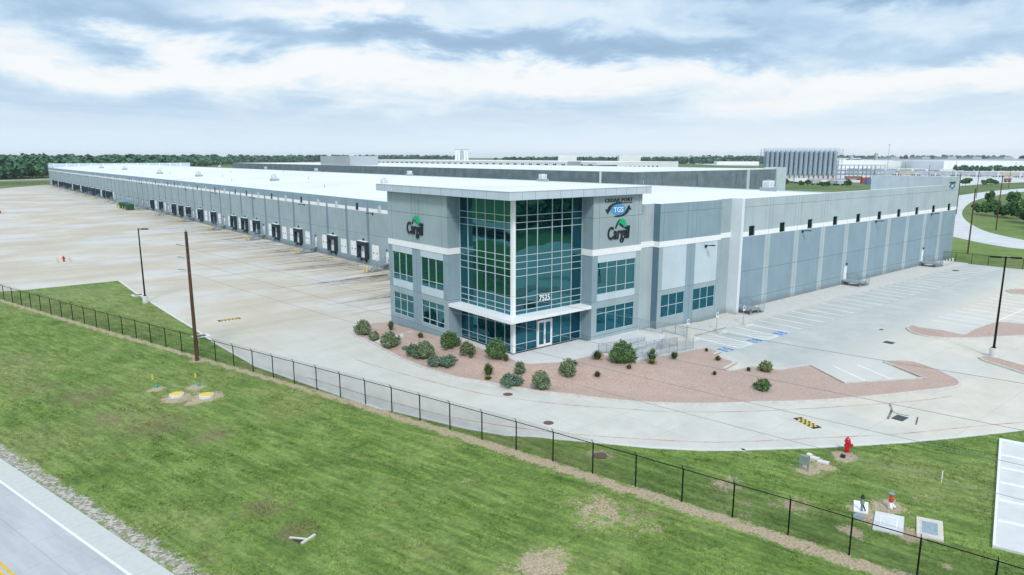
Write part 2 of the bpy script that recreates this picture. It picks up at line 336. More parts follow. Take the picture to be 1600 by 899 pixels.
def concretemat():
    ma = bpy.data.materials.new('drive_concrete'); ma.use_nodes = True; t = NT(ma.node_tree); b = t.n['Principled BSDF']
    p = t.pos(); X, Y, Z = t.xyz(p)
    n1 = t.noise(p, 0.05, 6, 0.6); n2 = t.noise(p, 0.35, 6, 0.65); n3 = t.noise(p, 4.0, 4, 0.7)
    # damp blue-grey area in front of the parking wall and round the bed, beige elsewhere
    line = t.add(t.add(Y, t.mul(X, -0.075)), t.mul(t.sub(n2, 0.5), 9.0))
    damp = t.mul(t.ss(line, -25.0, -19.5), t.ss(t.add(X, t.mul(t.sub(n1, .5), 14)), 15.0, 22.0))
    damp = t.mul(damp, t.ss(Y, 6.0, 0.0))
    drv = t.mul(t.ss(t.add(Y, t.mul(t.sub(n1, .5), 20)), 34.0, 14.0), t.ss(t.add(X, t.mul(t.sub(n2, .5), 6)), 12.5, 10.0))
    blue = t.m('MAXIMUM', t.mul(damp, 1.0), t.mul(drv, 0.72))
    beige = t.mix(t.ss(n1, 0.35, 0.65), (0.515, 0.448, 0.350), (0.610, 0.556, 0.465))
    pale = t.mul(t.ss(Y, 26.0, 8.0), t.ss(X, -24.0, -14.0)); beige = t.mix(pale, beige, t.mix(t.ss(n2, .3, .7), (0.575, 0.530, 0.445), (0.655, 0.615, 0.535)))
    bl = t.mix(drv, t.mix(t.ss(n2, .3, .7), (0.430, 0.455, 0.440), (0.520, 0.532, 0.505)), t.mix(t.ss(n2, .3, .7), (0.530, 0.525, 0.475), (0.615, 0.603, 0.545)))
    c = t.mix(blue, beige, bl)
    c = t.mix(t.mul(t.ss(n1, 0.46, 0.62), t.mul(t.sub(1.0, blue), 0.75)), c, (0.575, 0.575, 0.56))
    # slab to slab variation and saw-cut joints every 4.6 m
    ix = t.m('FLOOR', t.div(X, 4.6)); iy = t.m('FLOOR', t.div(Y, 4.6))
    wn = t.node('ShaderNodeTexWhiteNoise', noise_dimensions='2D'); t.put(wn.inputs['Vector'], t.vec(ix, iy, 0))
    c = t.mix(t.mul(wn.outputs['Value'], 0.10), c, (0.38, 0.36, 0.33))
    jx = t.m('LESS_THAN', t.m('ABSOLUTE', t.sub(t.m('FRACT', t.div(X, 4.6)), .5)), 0.006); jy = t.m('LESS_THAN', t.m('ABSOLUTE', t.sub(t.m('FRACT', t.div(Y, 4.6)), .5)), 0.006)
    c = t.mix(t.mul(t.m('MAXIMUM', jx, jy), 0.26), c, (0.25, 0.23, 0.20))
    # stains, tyre marks running out from the docks
    st = t.noise(t.vm('MULTIPLY', t.vm('ADD', p, (0, 0, 3)), (0.045, 0.75, 1)), 1.0, 5, 0.62, 0.3)
    near = t.mul(t.ss(X, -24.0, 17.0), t.ss(Y, 24.0, 40.0))
    c = t.mix(t.mul(t.ss(st, 0.49, 0.66), t.mul(near, 0.42)), c, (0.23, 0.20, 0.165))
    st3 = t.noise(t.vm('MULTIPLY', t.vm('ADD', p, (5, 0, 9)), (0.07, 1.1, 1)), 1.0, 4, 0.6, 0.2)
    c = t.mix(t.mul(t.ss(st3, 0.52, 0.62), t.mul(t.mul(t.ss(X, -2.0, 17.5), t.ss(Y, 24.0, 40.0)), 0.75)), c, (0.115, 0.100, 0.085))
    st2 = t.noise(t.vm('MULTIPLY', p, (0.03, 0.22, 1)), 1.0, 6, 0.62, 0.6)
    c = t.mix(t.mul(t.ss(st2, 0.47, 0.66), t.mul(t.ss(Y, 10.0, 30.0), 0.26)), c, (0.34, 0.32, 0.29))
    sp = t.noise(p, 0.9, 6, 0.7, 1.0); c = t.mix(t.mul(t.ss(sp, 0.62, 0.80), 0.30), c, (0.33, 0.32, 0.30))
    c = t.mix(t.mul(t.ss(t.noise(p, 0.16, 5, .6, .8), 0.56, 0.75), 0.30), c, (0.60, 0.585, 0.55))
    c = t.mix(t.mul(t.sub(n3, 0.35), 0.22), c, (0.36, 0.35, 0.33))
    t.put(b.inputs['Base Color'], c); b.inputs['Roughness'].default_value = 0.88; b.inputs['Specular IOR Level'].default_value = 0.25
    bn = t.node('ShaderNodeBump'); bn.inputs['Strength'].default_value = 0.12; bn.inputs['Distance'].default_value = 0.02; t.put(bn.inputs['Height'], n3); t.l.new(bn.outputs[0], b.inputs['Normal'])
    M['drive_concrete'] = ma
concretemat()

def roadmat():
    ma = bpy.data.materials.new('road_concrete'); ma.use_nodes = True; t = NT(ma.node_tree); b = t.n['Principled BSDF']
    p = t.pos(); X, Y, Z = t.xyz(p); k = 1/math.hypot(1, .257)
    u = t.mul(t.add(t.add(X, 39.54), t.mul(Y, 0.257)), k); v = t.mul(t.sub(Y, t.mul(X, .257)), k)   # across / along the road
    n1 = t.noise(t.vec(u, t.mul(v, .15), 0), 0.9, 6, .62); n2 = t.noise(p, 3.0, 5, .7)
    c = t.mix(t.ss(n1, .3, .7), (0.395, 0.410, 0.420), (0.50, 0.512, 0.518))
    sh = t.ss(u, -1.40, -1.32); c = t.mix(sh, c, t.mix(t.ss(n2, .3, .7), (0.49, 0.505, 0.475), (0.56, 0.565, 0.53)))
    j = t.m('LESS_THAN', t.m('ABSOLUTE', t.sub(t.m('FRACT', t.div(v, 2.4)), .5)), 0.007); j2 = t.m('LESS_THAN', t.m('ABSOLUTE', t.add(u, 3.0)), 0.02)
    c = t.mix(t.mul(t.m('MAXIMUM', j, j2), 0.35), c, (0.2, 0.21, 0.22))
    c = t.mix(t.mul(t.ss(n2, .55, .8), .35), c, (.30, .31, .32))
    t.put(b.inputs['Base Color'], c); b.inputs['Roughness'].default_value = 0.85; M['road_concrete'] = ma
roadmat()
mat('road_far', (0.56, 0.57, 0.57), 0.85, var=0.08, scale=0.15)

def grassmat(name, blades):
    ma = bpy.data.materials.new(name); ma.use_nodes = True; t = NT(ma.node_tree); b = t.n['Principled BSDF']
    p = t.pos(); X, Y, Z = t.xyz(p); p = t.vec(X, Y, 0)
    k = 1/math.hypot(1, .257); rot = t.vec(t.mul(t.add(X, t.mul(Y, .257)), k), t.mul(t.mul(t.sub(Y, t.mul(X, .257)), k), 0.16), 0)
    n0 = t.noise(p, 0.055, 4, .55); n1 = t.noise(p, 0.22, 6, .62, .5); n2 = t.noise(p, 1.3, 6, .68); n3 = t.noise(p, 7.0, 4, .7); mow = t.noise(rot, 1.1, 5, .6)
    c = t.mix(t.ss(n1, .30, .70), (0.098, 0.168, 0.034), (0.172, 0.252, 0.060))
    c = t.mix(t.mul(t.ss(mow, .42, .66), .70), c, (0.205, 0.268, 0.076))
    c = t.mix(t.mul(t.ss(n0, .44, .64), .55), c, (0.225, 0.240, 0.092))
    n4 = t.noise(t.vm('MULTIPLY', rot, (2.2, 2.2, 1)), 1.0, 6, .7, .4); n5 = t.noise(p, 3.2, 5, .72)
    dry = t.mul(t.ss(t.add(n1, t.mul(t.sub(n2, .5), .8)), .56, .80), t.ss(n0, .36, .58))
    c = t.mix(t.mul(dry, .72), c, (0.270, 0.235, 0.125))
    dk = t.ss(t.add(t.noise(t.vm('ADD', p, (31, 7, 0)), 0.16, 5, .62), t.mul(t.sub(n2, .5), .4)), .60, .76); c = t.mix(t.mul(dk, .55), c, (0.095, 0.115, 0.042))
    c = t.mix(t.mul(t.ss(n2, .45, .75), .45), c, (0.060, 0.130, 0.030))
    c = t.mix(t.mul(t.ss(n3, .5, .8), .35), c, (0.20, 0.28, 0.08))
    sc4 = t.mul(t.ss(n4, .25, .75, .74, 1.30), t.ss(n5, .25, .75, .76, 1.26)); c = t.vm('MULTIPLY', c, t.vec(sc4, sc4, sc4))
    at_ = t.node('ShaderNodeAttribute', attribute_name='soil'); so, gr, wo = t.xyz(at_.outputs['Vector'])
    e = t.add(t.mul(t.sub(n2, .5), 1.9), t.mul(t.sub(n3, .5), 1.1))
    dirt = t.ss(t.add(so, e), .38, .74); dcol = t.mix(t.ss(n3, .3, .7), (0.310, 0.232, 0.148), (0.53, 0.425, 0.305))
    c = t.mix(dirt, c, dcol)
    gv = t.node('ShaderNodeTexVoronoi'); gv.inputs['Scale'].default_value = 7; t.put(gv.inputs['Vector'], p)
    gcol = t.mix(t.ss(t.xyz(gv.outputs['Color'])[0], .1, .9), (0.24, 0.215, 0.160), (0.50, 0.47, 0.41)); c = t.mix(t.ss(t.add(gr, e), .45, .65), c, gcol)
    bare = t.mix(t.ss(n3, .3, .7), (0.120, 0.098, 0.052), (0.26, 0.205, 0.120)); c = t.mix(t.mul(t.ss(t.add(wo, e), .35, .95), .62), c, bare)
    # the far country: paler, drier fields
    far = t.ss(t.m('SQRT', t.add(t.mul(X, X), t.mul(Y, Y))), 130.0, 330.0); nf = t.noise(p, .012, 5, .6)
    c = t.mix(far, c, t.mix(t.ss(nf, .35, .65), (0.075, 0.135, 0.040), (0.165, 0.200, 0.080)))
    if blades:
        g = t.node('ShaderNodeNewGeometry'); r = g.outputs['Random Per Island']; sc = t.ss(r, 0, 1, .90, 1.42); c = t.vm('MULTIPLY', c, t.vec(sc, sc, t.mul(sc, .9)))
    t.put(b.inputs['Base Color'], c); b.inputs['Roughness'].default_value = 0.8; b.inputs['Specular IOR Level'].default_value = 0.15
    if not blades:
        bn = t.node('ShaderNodeBump'); bn.inputs['Strength'].default_value = 0.5; bn.inputs['Distance'].default_value = 0.06; t.put(bn.inputs['Height'], t.add(n3, t.mul(t.noise(p, 22, 3, .7), .6))); t.l.new(bn.outputs[0], b.inputs['Normal'])
    M[name] = ma
grassmat('grass_ground', False); grassmat('grass_blade', True)

def gravelmat():
    ma = bpy.data.materials.new('bed_gravel'); ma.use_nodes = True; t = NT(ma.node_tree); b = t.n['Principled BSDF']; p = t.pos()
    v = t.node('ShaderNodeTexVoronoi'); v.inputs['Scale'].default_value = 15; t.put(v.inputs['Vector'], p); r = t.xyz(v.outputs['Color'])[0]
    n = t.noise(p, .3, 5, .6); n2 = t.noise(p, 14, 3, .7)
    c = t.mix(r, (0.420, 0.285, 0.230), (0.620, 0.460, 0.385)); c = t.mix(t.mul(t.ss(n, .45, .7), .4), c, (0.56, 0.44, 0.385)); c = t.mix(t.mul(t.ss(n2, .5, .8), .5), c, (.24, .16, .13))
    t.put(b.inputs['Base Color'], c); b.inputs['Roughness'].default_value = .9
    bn = t.node('ShaderNodeBump'); bn.inputs['Strength'].default_value = .7; bn.inputs['Distance'].default_value = .08; t.put(bn.inputs['Height'], v.outputs['Distance']); t.l.new(bn.outputs[0], b.inputs['Normal']); M['bed_gravel'] = ma
gravelmat()
def linemat(name, col, lo, hi):
    ma = bpy.data.materials.new(name); ma.use_nodes = True; t = NT(ma.node_tree); b = t.n['Principled BSDF']
    n = t.add(t.mul(t.noise(t.pos(), 0.5, 4, .6), .7), t.mul(t.noise(t.pos(), 6, 4, .7), .3))
    t.put(b.inputs['Base Color'], col); b.inputs['Roughness'].default_value = .8; t.put(b.inputs['Alpha'], t.ss(n, lo, hi, .15, .95)); M[name] = ma
linemat('worn_red', (0.60, 0.22, 0.23), .42, .74); linemat('worn_white', (0.86, 0.87, 0.87), .22, .42); linemat('worn_blue', (0.12, 0.31, 0.60), .36, .60)
def meshmat():
    """chain-link wire: diamonds of wire with open holes"""
    ma = bpy.data.materials.new('chain_link'); ma.use_nodes = True; t = NT(ma.node_tree); out = t.n['Material Output']; b = t.n['Principled BSDF']
    w = t.ss(t.noise(t.pos(), 0.8, 3), .2, .8, .17, .27)
    b.inputs['Base Color'].default_value = (.014, .018, .016, 1); b.inputs['Roughness'].default_value = .6
    tr = t.node('ShaderNodeBsdfTransparent'); mx = t.node('ShaderNodeMixShader'); t.put(mx.inputs[0], w); t.l.new(tr.outputs[0], mx.inputs[1]); t.l.new(b.outputs[0], mx.inputs[2]); t.l.new(mx.outputs[0], out.inputs[0]); M['chain_link'] = ma
meshmat()

# ------------------------------------------------------------------ ground
def zp(x0, y0, s): return lambda x, y: (x0+x/s, y0+y/s)  # reading off an enlarged piece of the photograph
FENCE_PX = [zp(0, 330, 3.33)(*p) for p in [(3, 460), (50, 472), (95, 485), (143, 495), (187, 508), (240, 525), (292, 543), (347, 562), (402, 578), (462, 595), (522, 605), (588, 627), (653, 645), (723, 668), (793, 687), (870, 707), (952, 733), (1120, 783), (1212, 808), (1308, 833)]]
FENCE_PX += [(424, 588), (458, 598), (492, 608), (528, 618), (566, 628), (607, 641), (652, 655), (698, 668), (749, 684), (802, 700), (858, 718), (921, 739), (988, 763), (1062, 787), (1139, 811), (1220, 833), (1302, 856), (1406, 885)]
FP = np.array([at(*p)[:2] for p in FENCE_PX]); FC = np.polyfit(FP[:, 1], FP[:, 0], 3)
def fx(y): yc = np.clip(y, -42, 72); return np.polyval(FC, yc)+(np.asarray(y)-yc)*np.where(np.asarray(y) < 0, np.polyval(np.polyder(FC), -42), np.polyval(np.polyder(FC), 72))
def road_u(x, y): return (x+39.54+0.257*y)/math.hypot(1, .257)     # signed distance from the near road's edge
SPOTS = [((1322, 712), 1.1), ((1318, 718), .8), ((1262, 735), 1.15), ((1288, 728), 1.0), ((1270, 716), .8), ((1388, 790), 1.25), ((1346, 795), 1.0), ((1380, 815), 1.5), ((1420, 835), 1.0), ((1330, 830), .9),
         ((242, 604), 1.0), ((275, 617), 1.7), ((322, 617), 1.8), ((306, 602), 1.1), ((300, 625), .8), ((308, 563), 1.0), ((938, 710), 1.3, .75), ((1240, 790), 2.0, .6), ((1135, 755), 1.8, .62), ((1000, 815), 2.0, .5), ((730, 745), 1.6, .35), ((940, 795), 3.0, .60), ((1480, 885), .6, .8), ((850, 872), 2.0, .85), ((800, 895), 1.6, .6), ((1150, 790), 2.2, .4), ((1225, 785), 1.6, .5), ((170, 648), 1.5, .45), ((330, 676), 1.4, .45), ((1440, 775), 2.5, .3)]
SPOTS = [(at(*q[0])[:2], q[1], q[2] if len(q) > 2 else 1.05) for q in SPOTS]
BARE = [((130, 615), 3.4, .9), ((170, 650), 2.6, .8), ((250, 660), 4.0, .8), ((330, 675), 2.2, .9), ((60, 600), 3.0, .7), ((410, 790), 1.8, .9), ((460, 825), 1.5, 1.0), ((1010, 800), 2.5, .6), ((430, 640), 2.0, .5), ((1080, 830), 2.0, .5), ((20, 560), 3, .6)]
BARE = [(at(*p)[:2], r, a) for p, r, a in BARE]
def soil(x, y):
    x = np.asarray(x, float); y = np.asarray(y, float); s = x-fx(np.clip(y, -110, 75)); d = np.zeros_like(x)
    w = np.interp(y, [-45, -20, 10, 60], [1.45, 1.25, .90, .90])
    d = np.where((y < 90) & (y > -105), np.clip(.92-.75*np.abs((s+w*.42)/(w*.62))**2, 0, 1), 0)
    for (cx, cy), r, a in SPOTS: d = np.maximum(d, a*np.clip(1.15-(((x-cx)**2+(y-cy)**2)/r**2)**.7, 0, 1))
    u = road_u(x, y); g = np.clip(1.0-np.abs((u-0.45)/0.95)**2, 0, 1)*((y > -200) & (y < 260))
    b = np.zeros_like(x)
    for (cx, cy), r, a in BARE: b = np.maximum(b, a*np.exp(-((x-cx)**2+(y-cy)**2)/r**2))
    return np.stack([d, g*.80, b], -1)
def gz(x, y):
    x = np.asarray(x, float); y = np.asarray(y, float); u = road_u(x, y); s = fx(np.clip(y, -110, 75))-x
    mid = np.clip(u, 0, None)/np.clip(np.clip(u, 0, None)+np.clip(s, 0, None), 1e-3, None)
    sw = np.where((u > 0) & (s > 0), np.sin(np.pi*np.clip(mid, 0, 1))**2, 0)*np.clip((95-np.abs(y-10))/30, 0, 1)
    return -0.035-0.28*sw+0.016*np.sin(x*1.3+.7*np.sin(y*.9))*np.cos(y*1.1)
def axis(lo, hi, st, far): 
    a = list(np.arange(lo, hi+.01, st)); x = hi; d = st
    while x < far: d *= 1.35; x += d; a.append(x)
    x = lo; d = st; b = []
    while x > -far: d *= 1.35; x -= d; b.append(x)
    return np.array(b[::-1]+a)
gx = axis(-62, 24, .55, 4300); gy = axis(-62, 104, .6, 4300)
GX, GY = np.meshgrid(gx, gy, indexing='ij'); nx, ny = GX.shape
I0 = (np.arange(nx-1)[:, None]*ny+np.arange(ny-1)[None]).ravel()
ground = np_mesh('ground', np.stack([GX, GY, gz(GX, GY)], -1).reshape(-1, 3), np.stack([I0, I0+ny, I0+ny+1, I0+1], 1), M['grass_ground'], smooth=True)
at_ = ground.data.attributes.new('soil', 'FLOAT_VECTOR', 'POINT'); at_.data.foreach_set('vector', soil(GX, GY).ravel()); struct(ground)

# concrete yard, drive and parking lot in one sheet
z5 = zp(0, 330, 3.33); z54 = zp(540, 480, 4.994); zb = zp(840, 490, 3.995); zc = zp(1160, 520, 3.636)
SOUTH = [(24, 454.6), (184.2, 438.7), (210, 457.6), (237, 474), (270, 495), (300, 513), (333, 535.7), (399, 573)] + [z54(*p) for p in [(0, 710), (120, 748), (250, 790), (420, 826), (560, 860)]] + \
        [(730, 671), (790, 681)] + [zb(*p) for p in [(0, 772), (130, 787), (400, 812), (700, 840), (1000, 856), (1300, 857)]] + [zc(*p) for p in [(0, 668), (300, 660), (560, 648), (900, 628), (1200, 600), (1600, 555)]]
SW = [at(*p)[:2] for p in SOUTH]
dx, dy = SW[-1][0]-SW[-2][0], SW[-1][1]-SW[-2][1]; l = math.hypot(dx, dy)
yard = SW+[(SW[-1][0]+dx/l*6, SW[-1][1]+dy/l*6), (44, -57), (60, -66), (106.8, -70), (106.8, 60), (20, 60), (20, 534), (15.0, 538), (-12.2, 489), (-75, 372), (-95, 60), (-50, 84)]
pv = MB(); pv.prism(yard, -0.25, 0.0); pave = struct(pv.build('concrete_pavement', M['drive_concrete']))

def ribbon(mb, pts, w, z0, z1, off=0.0, closed=False, mi=None):
    """raised strip of width w along a polyline (offset sideways by off); z may be a number or one per point"""
    P = [Vector((p[0], p[1])) for p in pts]; n = len(P); L = []
    for i in range(n):
        a = P[i-1] if (i or closed) else P[i]; b = P[(i+1) % n] if (i < n-1 or closed) else P[i]
        t = (b-a).normalized(); nn = Vector((-t.y, t.x)); L.append((P[i]+nn*(off-w/2), P[i]+nn*(off+w/2)))
    zt = z1 if hasattr(z1, '__len__') else [z1]*n; zb_ = z0 if hasattr(z0, '__len__') else [z0]*n
    for i in range(n if closed else n-1):
        j = (i+1) % n; a, b = L[i]; c, d = L[j]
        mb.quad((*a, zt[i]), (*c, zt[j]), (*d, zt[j]), (*b, zt[i]), mi=mi)
        mb.quad((*a, zb_[i]), (*c, zb_[j]), (*c, zt[j]), (*a, zt[i]), mi=mi); mb.quad((*d, zb_[j]), (*b, zb_[i]), (*b, zt[i]), (*d, zt[j]), mi=mi)
    if not closed:
        for i in (0, n-1): a, b = L[i]; mb.quad((*a, zb_[i]), (*b, zb_[i]), (*b, zt[i]), (*a, zt[i]), mi=mi)
def smooth(pts, k=4):                                    # Catmull-Rom through the survey points
    out = []; n = len(pts)
    for i in range(n-1):
        p = [np.array(pts[max(0, min(n-1, i+d))], float) for d in (-1, 0, 1, 2)]
        for s in np.arange(k)/k: out.append(tuple(.5*(2*p[1]+(p[2]-p[0])*s+(2*p[0]-5*p[1]+4*p[2]-p[3])*s*s+(3*p[1]-p[0]-3*p[2]+p[3])*s**3)))
    return out+[tuple(map(float, pts[-1]))]

# planted bed: pink gravel rising from the kerb to the entrance plaza
z6 = zp(1060, 500, 9.9875); zr = zp(960, 480, 8.99)
OUT = [(549, 519), (553, 524), (560, 528), (576, 534), (590, 542), (624, 560), (640, 567), (668, 578), (710, 590.5), (760, 599), (828, 611), (890, 618.5), (965, 627.7), (1040, 632.5), (1115, 633), (1190, 630.5), (1226, 630), (1297, 626.7), (1380, 619.6), (1449, 612), (1490, 606.6), (1499, 602.5), (1498, 598.4), (1490, 592), (1462, 579), (1435, 569.5), (1416, 566), (1394, 565.4), (1381, 567)]
INN = [(1446, 592, .12), (1319.5, 599.8, .12), (1266, 572, .1), (1253, 573.2, .1), (1220.5, 579, .12), (1198, 577, .12), (1178, 573.6, .12), (1143, 581.6, .1), (1131, 578, .12), (1151, 567, .12), (1115, 555.5, .15), (1127, 550.5, .12), (1103, 544, .15), (1088, 546.7, .2), (1062, 552.4, .35), (1037, 557.3, .6), (1010, 562.5, .85), (994.5, 565.7, 1.0), (975, 552, 1.1), (947.6, 548.5, 1.12), (915, 557.6, 1.14), (877.5, 565, 1.16), (860, 566.5, 1.16), (830, 567.8, 1.15), (810, 565, 1.14), (790, 558, 1.14), (755, 545, 1.12), (722, 533, 1.1), (702, 530, 1.05), (660, 519, .85), (625, 509, .62), (611, 504.5, .5), (596, 504, .3), (582, 505.5, .15), (566, 510, .12), (555, 515, .12)]
curb_line = smooth([at(*p)[:2] for p in OUT], 3)
bpts = [(*p, .13) for p in curb_line]+[at(a, b, z) for a, b, z in INN]
B2 = np.array(bpts)
def inpoly(x, y, P):
    x = np.asarray(x, float); y = np.asarray(y, float); r = np.zeros(x.shape, bool); n = len(P)
    for i in range(n):
        (x1, y1), (x2, y2) = P[i][:2], P[(i+1) % n][:2]
        if y1 == y2: continue
        c = ((y1 > y) != (y2 > y)) & (x < (x2-x1)*(y-y1)/(y2-y1)+x1); r ^= c
    return r
dense = []
for i in range(len(bpts)):
    a, b = B2[i], B2[(i+1) % len(bpts)]; k = max(1, int(np.hypot(*(b-a)[:2])/.7)); dense += [a+(b-a)*s/k for s in range(k)]
dense = np.array(dense)
def bed_z(x, y):
    d = (x-dense[:, 0])**2+(y-dense[:, 1])**2; w = 1/(d+.05)**1.6; return float((w*dense[:, 2]).sum()/w.sum())
xs = np.arange(B2[:, 0].min(), B2[:, 0].max(), .6); ys = np.arange(B2[:, 1].min(), B2[:, 1].max(), .6)
XX, YY = np.meshgrid(xs, ys); XX = XX+rng.uniform(-.15, .15, XX.shape); YY = YY+rng.uniform(-.15, .15, YY.shape)
ok = inpoly(XX, YY, bpts); ip = [(x, y) for x, y in zip(XX[ok], YY[ok]) if ((x-dense[:, 0])**2+(y-dense[:, 1])**2).min() > .09]
nb = len(dense); vv = [Vector(d[:2]) for d in dense]+[Vector(p) for p in ip]
res = delaunay_2d_cdt(vv, [(i, (i+1) % nb) for i in range(nb)], [], 0, 1e-5)
bv = [(p.x, p.y, bed_z(p.x, p.y)+.03*math.sin(p.x*2.1)*math.sin(p.y*1.7)) for p in res[0]]
bf = [f for f in res[2] if inpoly(np.array([sum(bv[i][0] for i in f)/3]), np.array([sum(bv[i][1] for i in f)/3]), bpts)[0]]
bm_ = MB(); bm_.v = bv; bm_.f = [tuple(f) for f in bf]; bm_.mi = [0]*len(bf)
# skirt down to the paving so that the bed is a solid bank
for i in range(len(dense)):
    a, b = dense[i], dense[(i+1) % nb]; bm_.quad((a[0], a[1], -.1), (b[0], b[1], -.1), tuple(b), tuple(a))
struct(bm_.build('gravel_bed', M['bed_gravel']))
kb = MB(); ribbon(kb, curb_line, .20, -.02, .16); ribbon(kb, [at(*p)[:2] for p in [(1381, 567), (1446, 592), (1319.5, 599.8), (1266, 572), (1253, 573.2), (1220.5, 579), (1198, 577), (1178, 573.6), (1143, 581.6)]], .16, -.02, .15)
ribbon(kb, [at(*p)[:2] for p in [(1131, 578), (1151, 567)]], .30, -.02, .17); ribbon(kb, [at(*p)[:2] for p in [(1115, 555.5), (1127, 550.5)]], .30, -.02, .17); ribbon(kb, [at(*p)[:2] for p in [(1103, 544), (1088, 546.7)]], .16, -.02, .15)
struct(kb.build('bed_kerb', M['curb_concrete']))
# small concrete footpath crossing the bed at its left end
fp = MB(); q = [at(586, 534, .22), at(597, 537.5, .22), at(651, 521.5, .75), at(641, 518.5, .75)]
fp.quad(*[(p[0], p[1], p[2]+.07) for p in q]); 
for i in range(4): a, b = q[i], q[(i+1) % 4]; fp.quad((*a[:2], -.1), (*b[:2], -.1), (*b[:2], b[2]+.07), (*a[:2], a[2]+.07))
struct(fp.build('footpath', M['curb_concrete']))
# drain apron between bed and parking lot
ap = MB(); ap.prism([at(*p)[:2] for p in [(1127, 551), (1160, 566), (1151, 567.5), (1116, 556)]], -.02, .010); struct(ap.build('drain_apron', M['curb_concrete']))
# plaza slab at floor level
PZ = [(947.6, 548.5), (915, 557.6), (877.5, 565), (860, 566.5), (830, 567.8), (810, 565), (790, 558), (755, 545), (722, 533), (702, 530)]
pz = [at(994.5, 565.7, 1.2)[:2], at(975, 552, 1.2)[:2]]+smooth([at(*p, 1.2)[:2] for p in PZ], 3)+[(-2.2, 8.3), (-1.0, 8.3), (-1.0, -1.0), (8.0, -1.0), (8.0, -2.0), (16.4, -2.0), (16.4, -5.7)]
mp = MB(); mp.prism(pz, -.1, 1.2); struct(mp.build('entrance_plaza', M['plaza_concrete']))
# pavement along the parking wall
sw = MB(); sw.box(34.9, 106.6, -5.35, -.6, -.05, .15); sw.box(21.9, 34.9, -5.35, -.6, -.05, .15)
sw.prism([(16.45, -.6), (16.45, -5.7), (21.9, -5.35), (21.9, -.6)], -.05, .55)
sw.quad((21.9, -.6, .55), (21.9, -5.35, .55), (28, -5.35, .154), (28, -.6, .154)); sw.quad((21.9, -5.35, .1), (28, -5.35, .1), (28, -5.35, .154), (21.9, -5.35, .55))
struct(sw.build('pavement', M['curb_concrete']))

# gravel islands of the lot
def island(name, px, curb=True):
    P = smooth([at(*p)[:2] for p in px]+[at(*px[0])[:2]], 3)[:-1]
    mb = MB(); mb.prism(P, -.05, .11); o = struct(mb.build(name, M['bed_gravel'])); k = MB(); ribbon(k, P, .18, -.02, .15, closed=True); struct(k.build('island_kerb', M['curb_concrete']))
w8 = zp(1300, 380, 4.087)
island('gravel_island', [w8(*p) for p in [(478, 545), (510, 532), (560, 545), (700, 563), (835, 590), (900, 560), (1040, 512), (1150, 515), (1300, 535), (1400, 560), (1400, 592), (1226, 596), (1030, 606), (820, 612), (660, 606), (560, 590), (500, 568)]])
island('gravel_island', [w8(*p) for p in [(942, 735), (1000, 730), (1226, 790), (1420, 850), (1440, 900), (1226, 838), (1080, 790), (970, 755)]])
island('gravel_island', [w8(*p) for p in [(1115, 305), (1145, 298), (1226, 300), (1420, 315), (1420, 350), (1226, 332), (1150, 322)]])

# roads
rd = MB(); k = 1/math.hypot(1, .257); ru = (k, .257*k); rv = (-.257*k, k)   # across, along
def rp(u, v): o = (-39.54, 0.0); return (o[0]+ru[0]*u+rv[0]*v, o[1]+ru[1]*u+rv[1]*v)
rd.prism([rp(0, -420), rp(0, 520), rp(-9.6, 520), rp(-9.6, -420)], -.3, 0.0); struct(rd.build('road', M['road_concrete']))
ml = MB(); ml.prism([rp(-1.22, -420), rp(-1.22, 520), rp(-1.36, 520), rp(-1.36, -420)], .002, .004); ml.prism([rp(-8.1, -420), rp(-8.1, 520), rp(-8.25, 520), rp(-8.25, -420)], .002, .004); struct(ml.build('road_edge_line', M['white_line']))
ml = MB()
for u in (-4.58, -4.86): ml.prism([rp(u, -420), rp(u, 520), rp(u-.13, 520), rp(u-.13, -420)], .002, .004)
struct(ml.build('road_centre_line', M['yellow_line']))
er = MB(); ribbon(er, smooth([at(*p)[:2] for p in [(1900, 440), (1750, 402), (1640, 388), (1600, 383.5), (1545, 373), (1500, 362), (1480, 352), (1470, 343), (1468, 334), (1474, 325), (1488, 316), (1510, 309), (1545, 303), (1600, 297), (1700, 291), (1900, 284)]], 4), 13.5, -.2, .012); struct(er.build('access_road', M['road_far']))
yr = MB(); ribbon(yr, [(-260, 560), (-60, 640), (40, 690), (160, 760)], 12, -.2, .012); struct(yr.build('back_road', M['road_far']))

# tyre marks running out from the docks, pale edge of the yard along the grass
linemat('tyre_black', (0.075, 0.068, 0.060), .40, .78)
tm = MB(); r_ = np.random.default_rng(11)
for i in range(150):
    y = 26+r_.uniform(0, 1)**1.4*300; l = r_.uniform(3, 10)+14*r_.uniform(0, 1)**3; w = r_.uniform(.10, .42); x0 = 18.3-r_.uniform(0, 3); dy = r_.normal(0, .05)*l
    n = 6; top = [(x0-l*k/n, y+dy*(k/n)**1.5) for k in range(n+1)]
    for k in range(n): a, b = top[k], top[k+1]; wa, wb_ = w*(1-k/n)**.6+.02, w*(1-(k+1)/n)**.6+.02; zz = .001+.00002*i; tm.quad((a[0], a[1]-wa, zz), (b[0], b[1]-wb_, zz), (b[0], b[1]+wb_, zz), (a[0], a[1]+wa, zz))
struct(tm.build('tyre_marks', M['tyre_black']))
ye_ = MB(); ribbon(ye_, [at(*p)[:2] for p in SOUTH[1:]], .28, -.05, .012, off=.16); struct(ye_.build('yard_edge', M['plaza_concrete']))
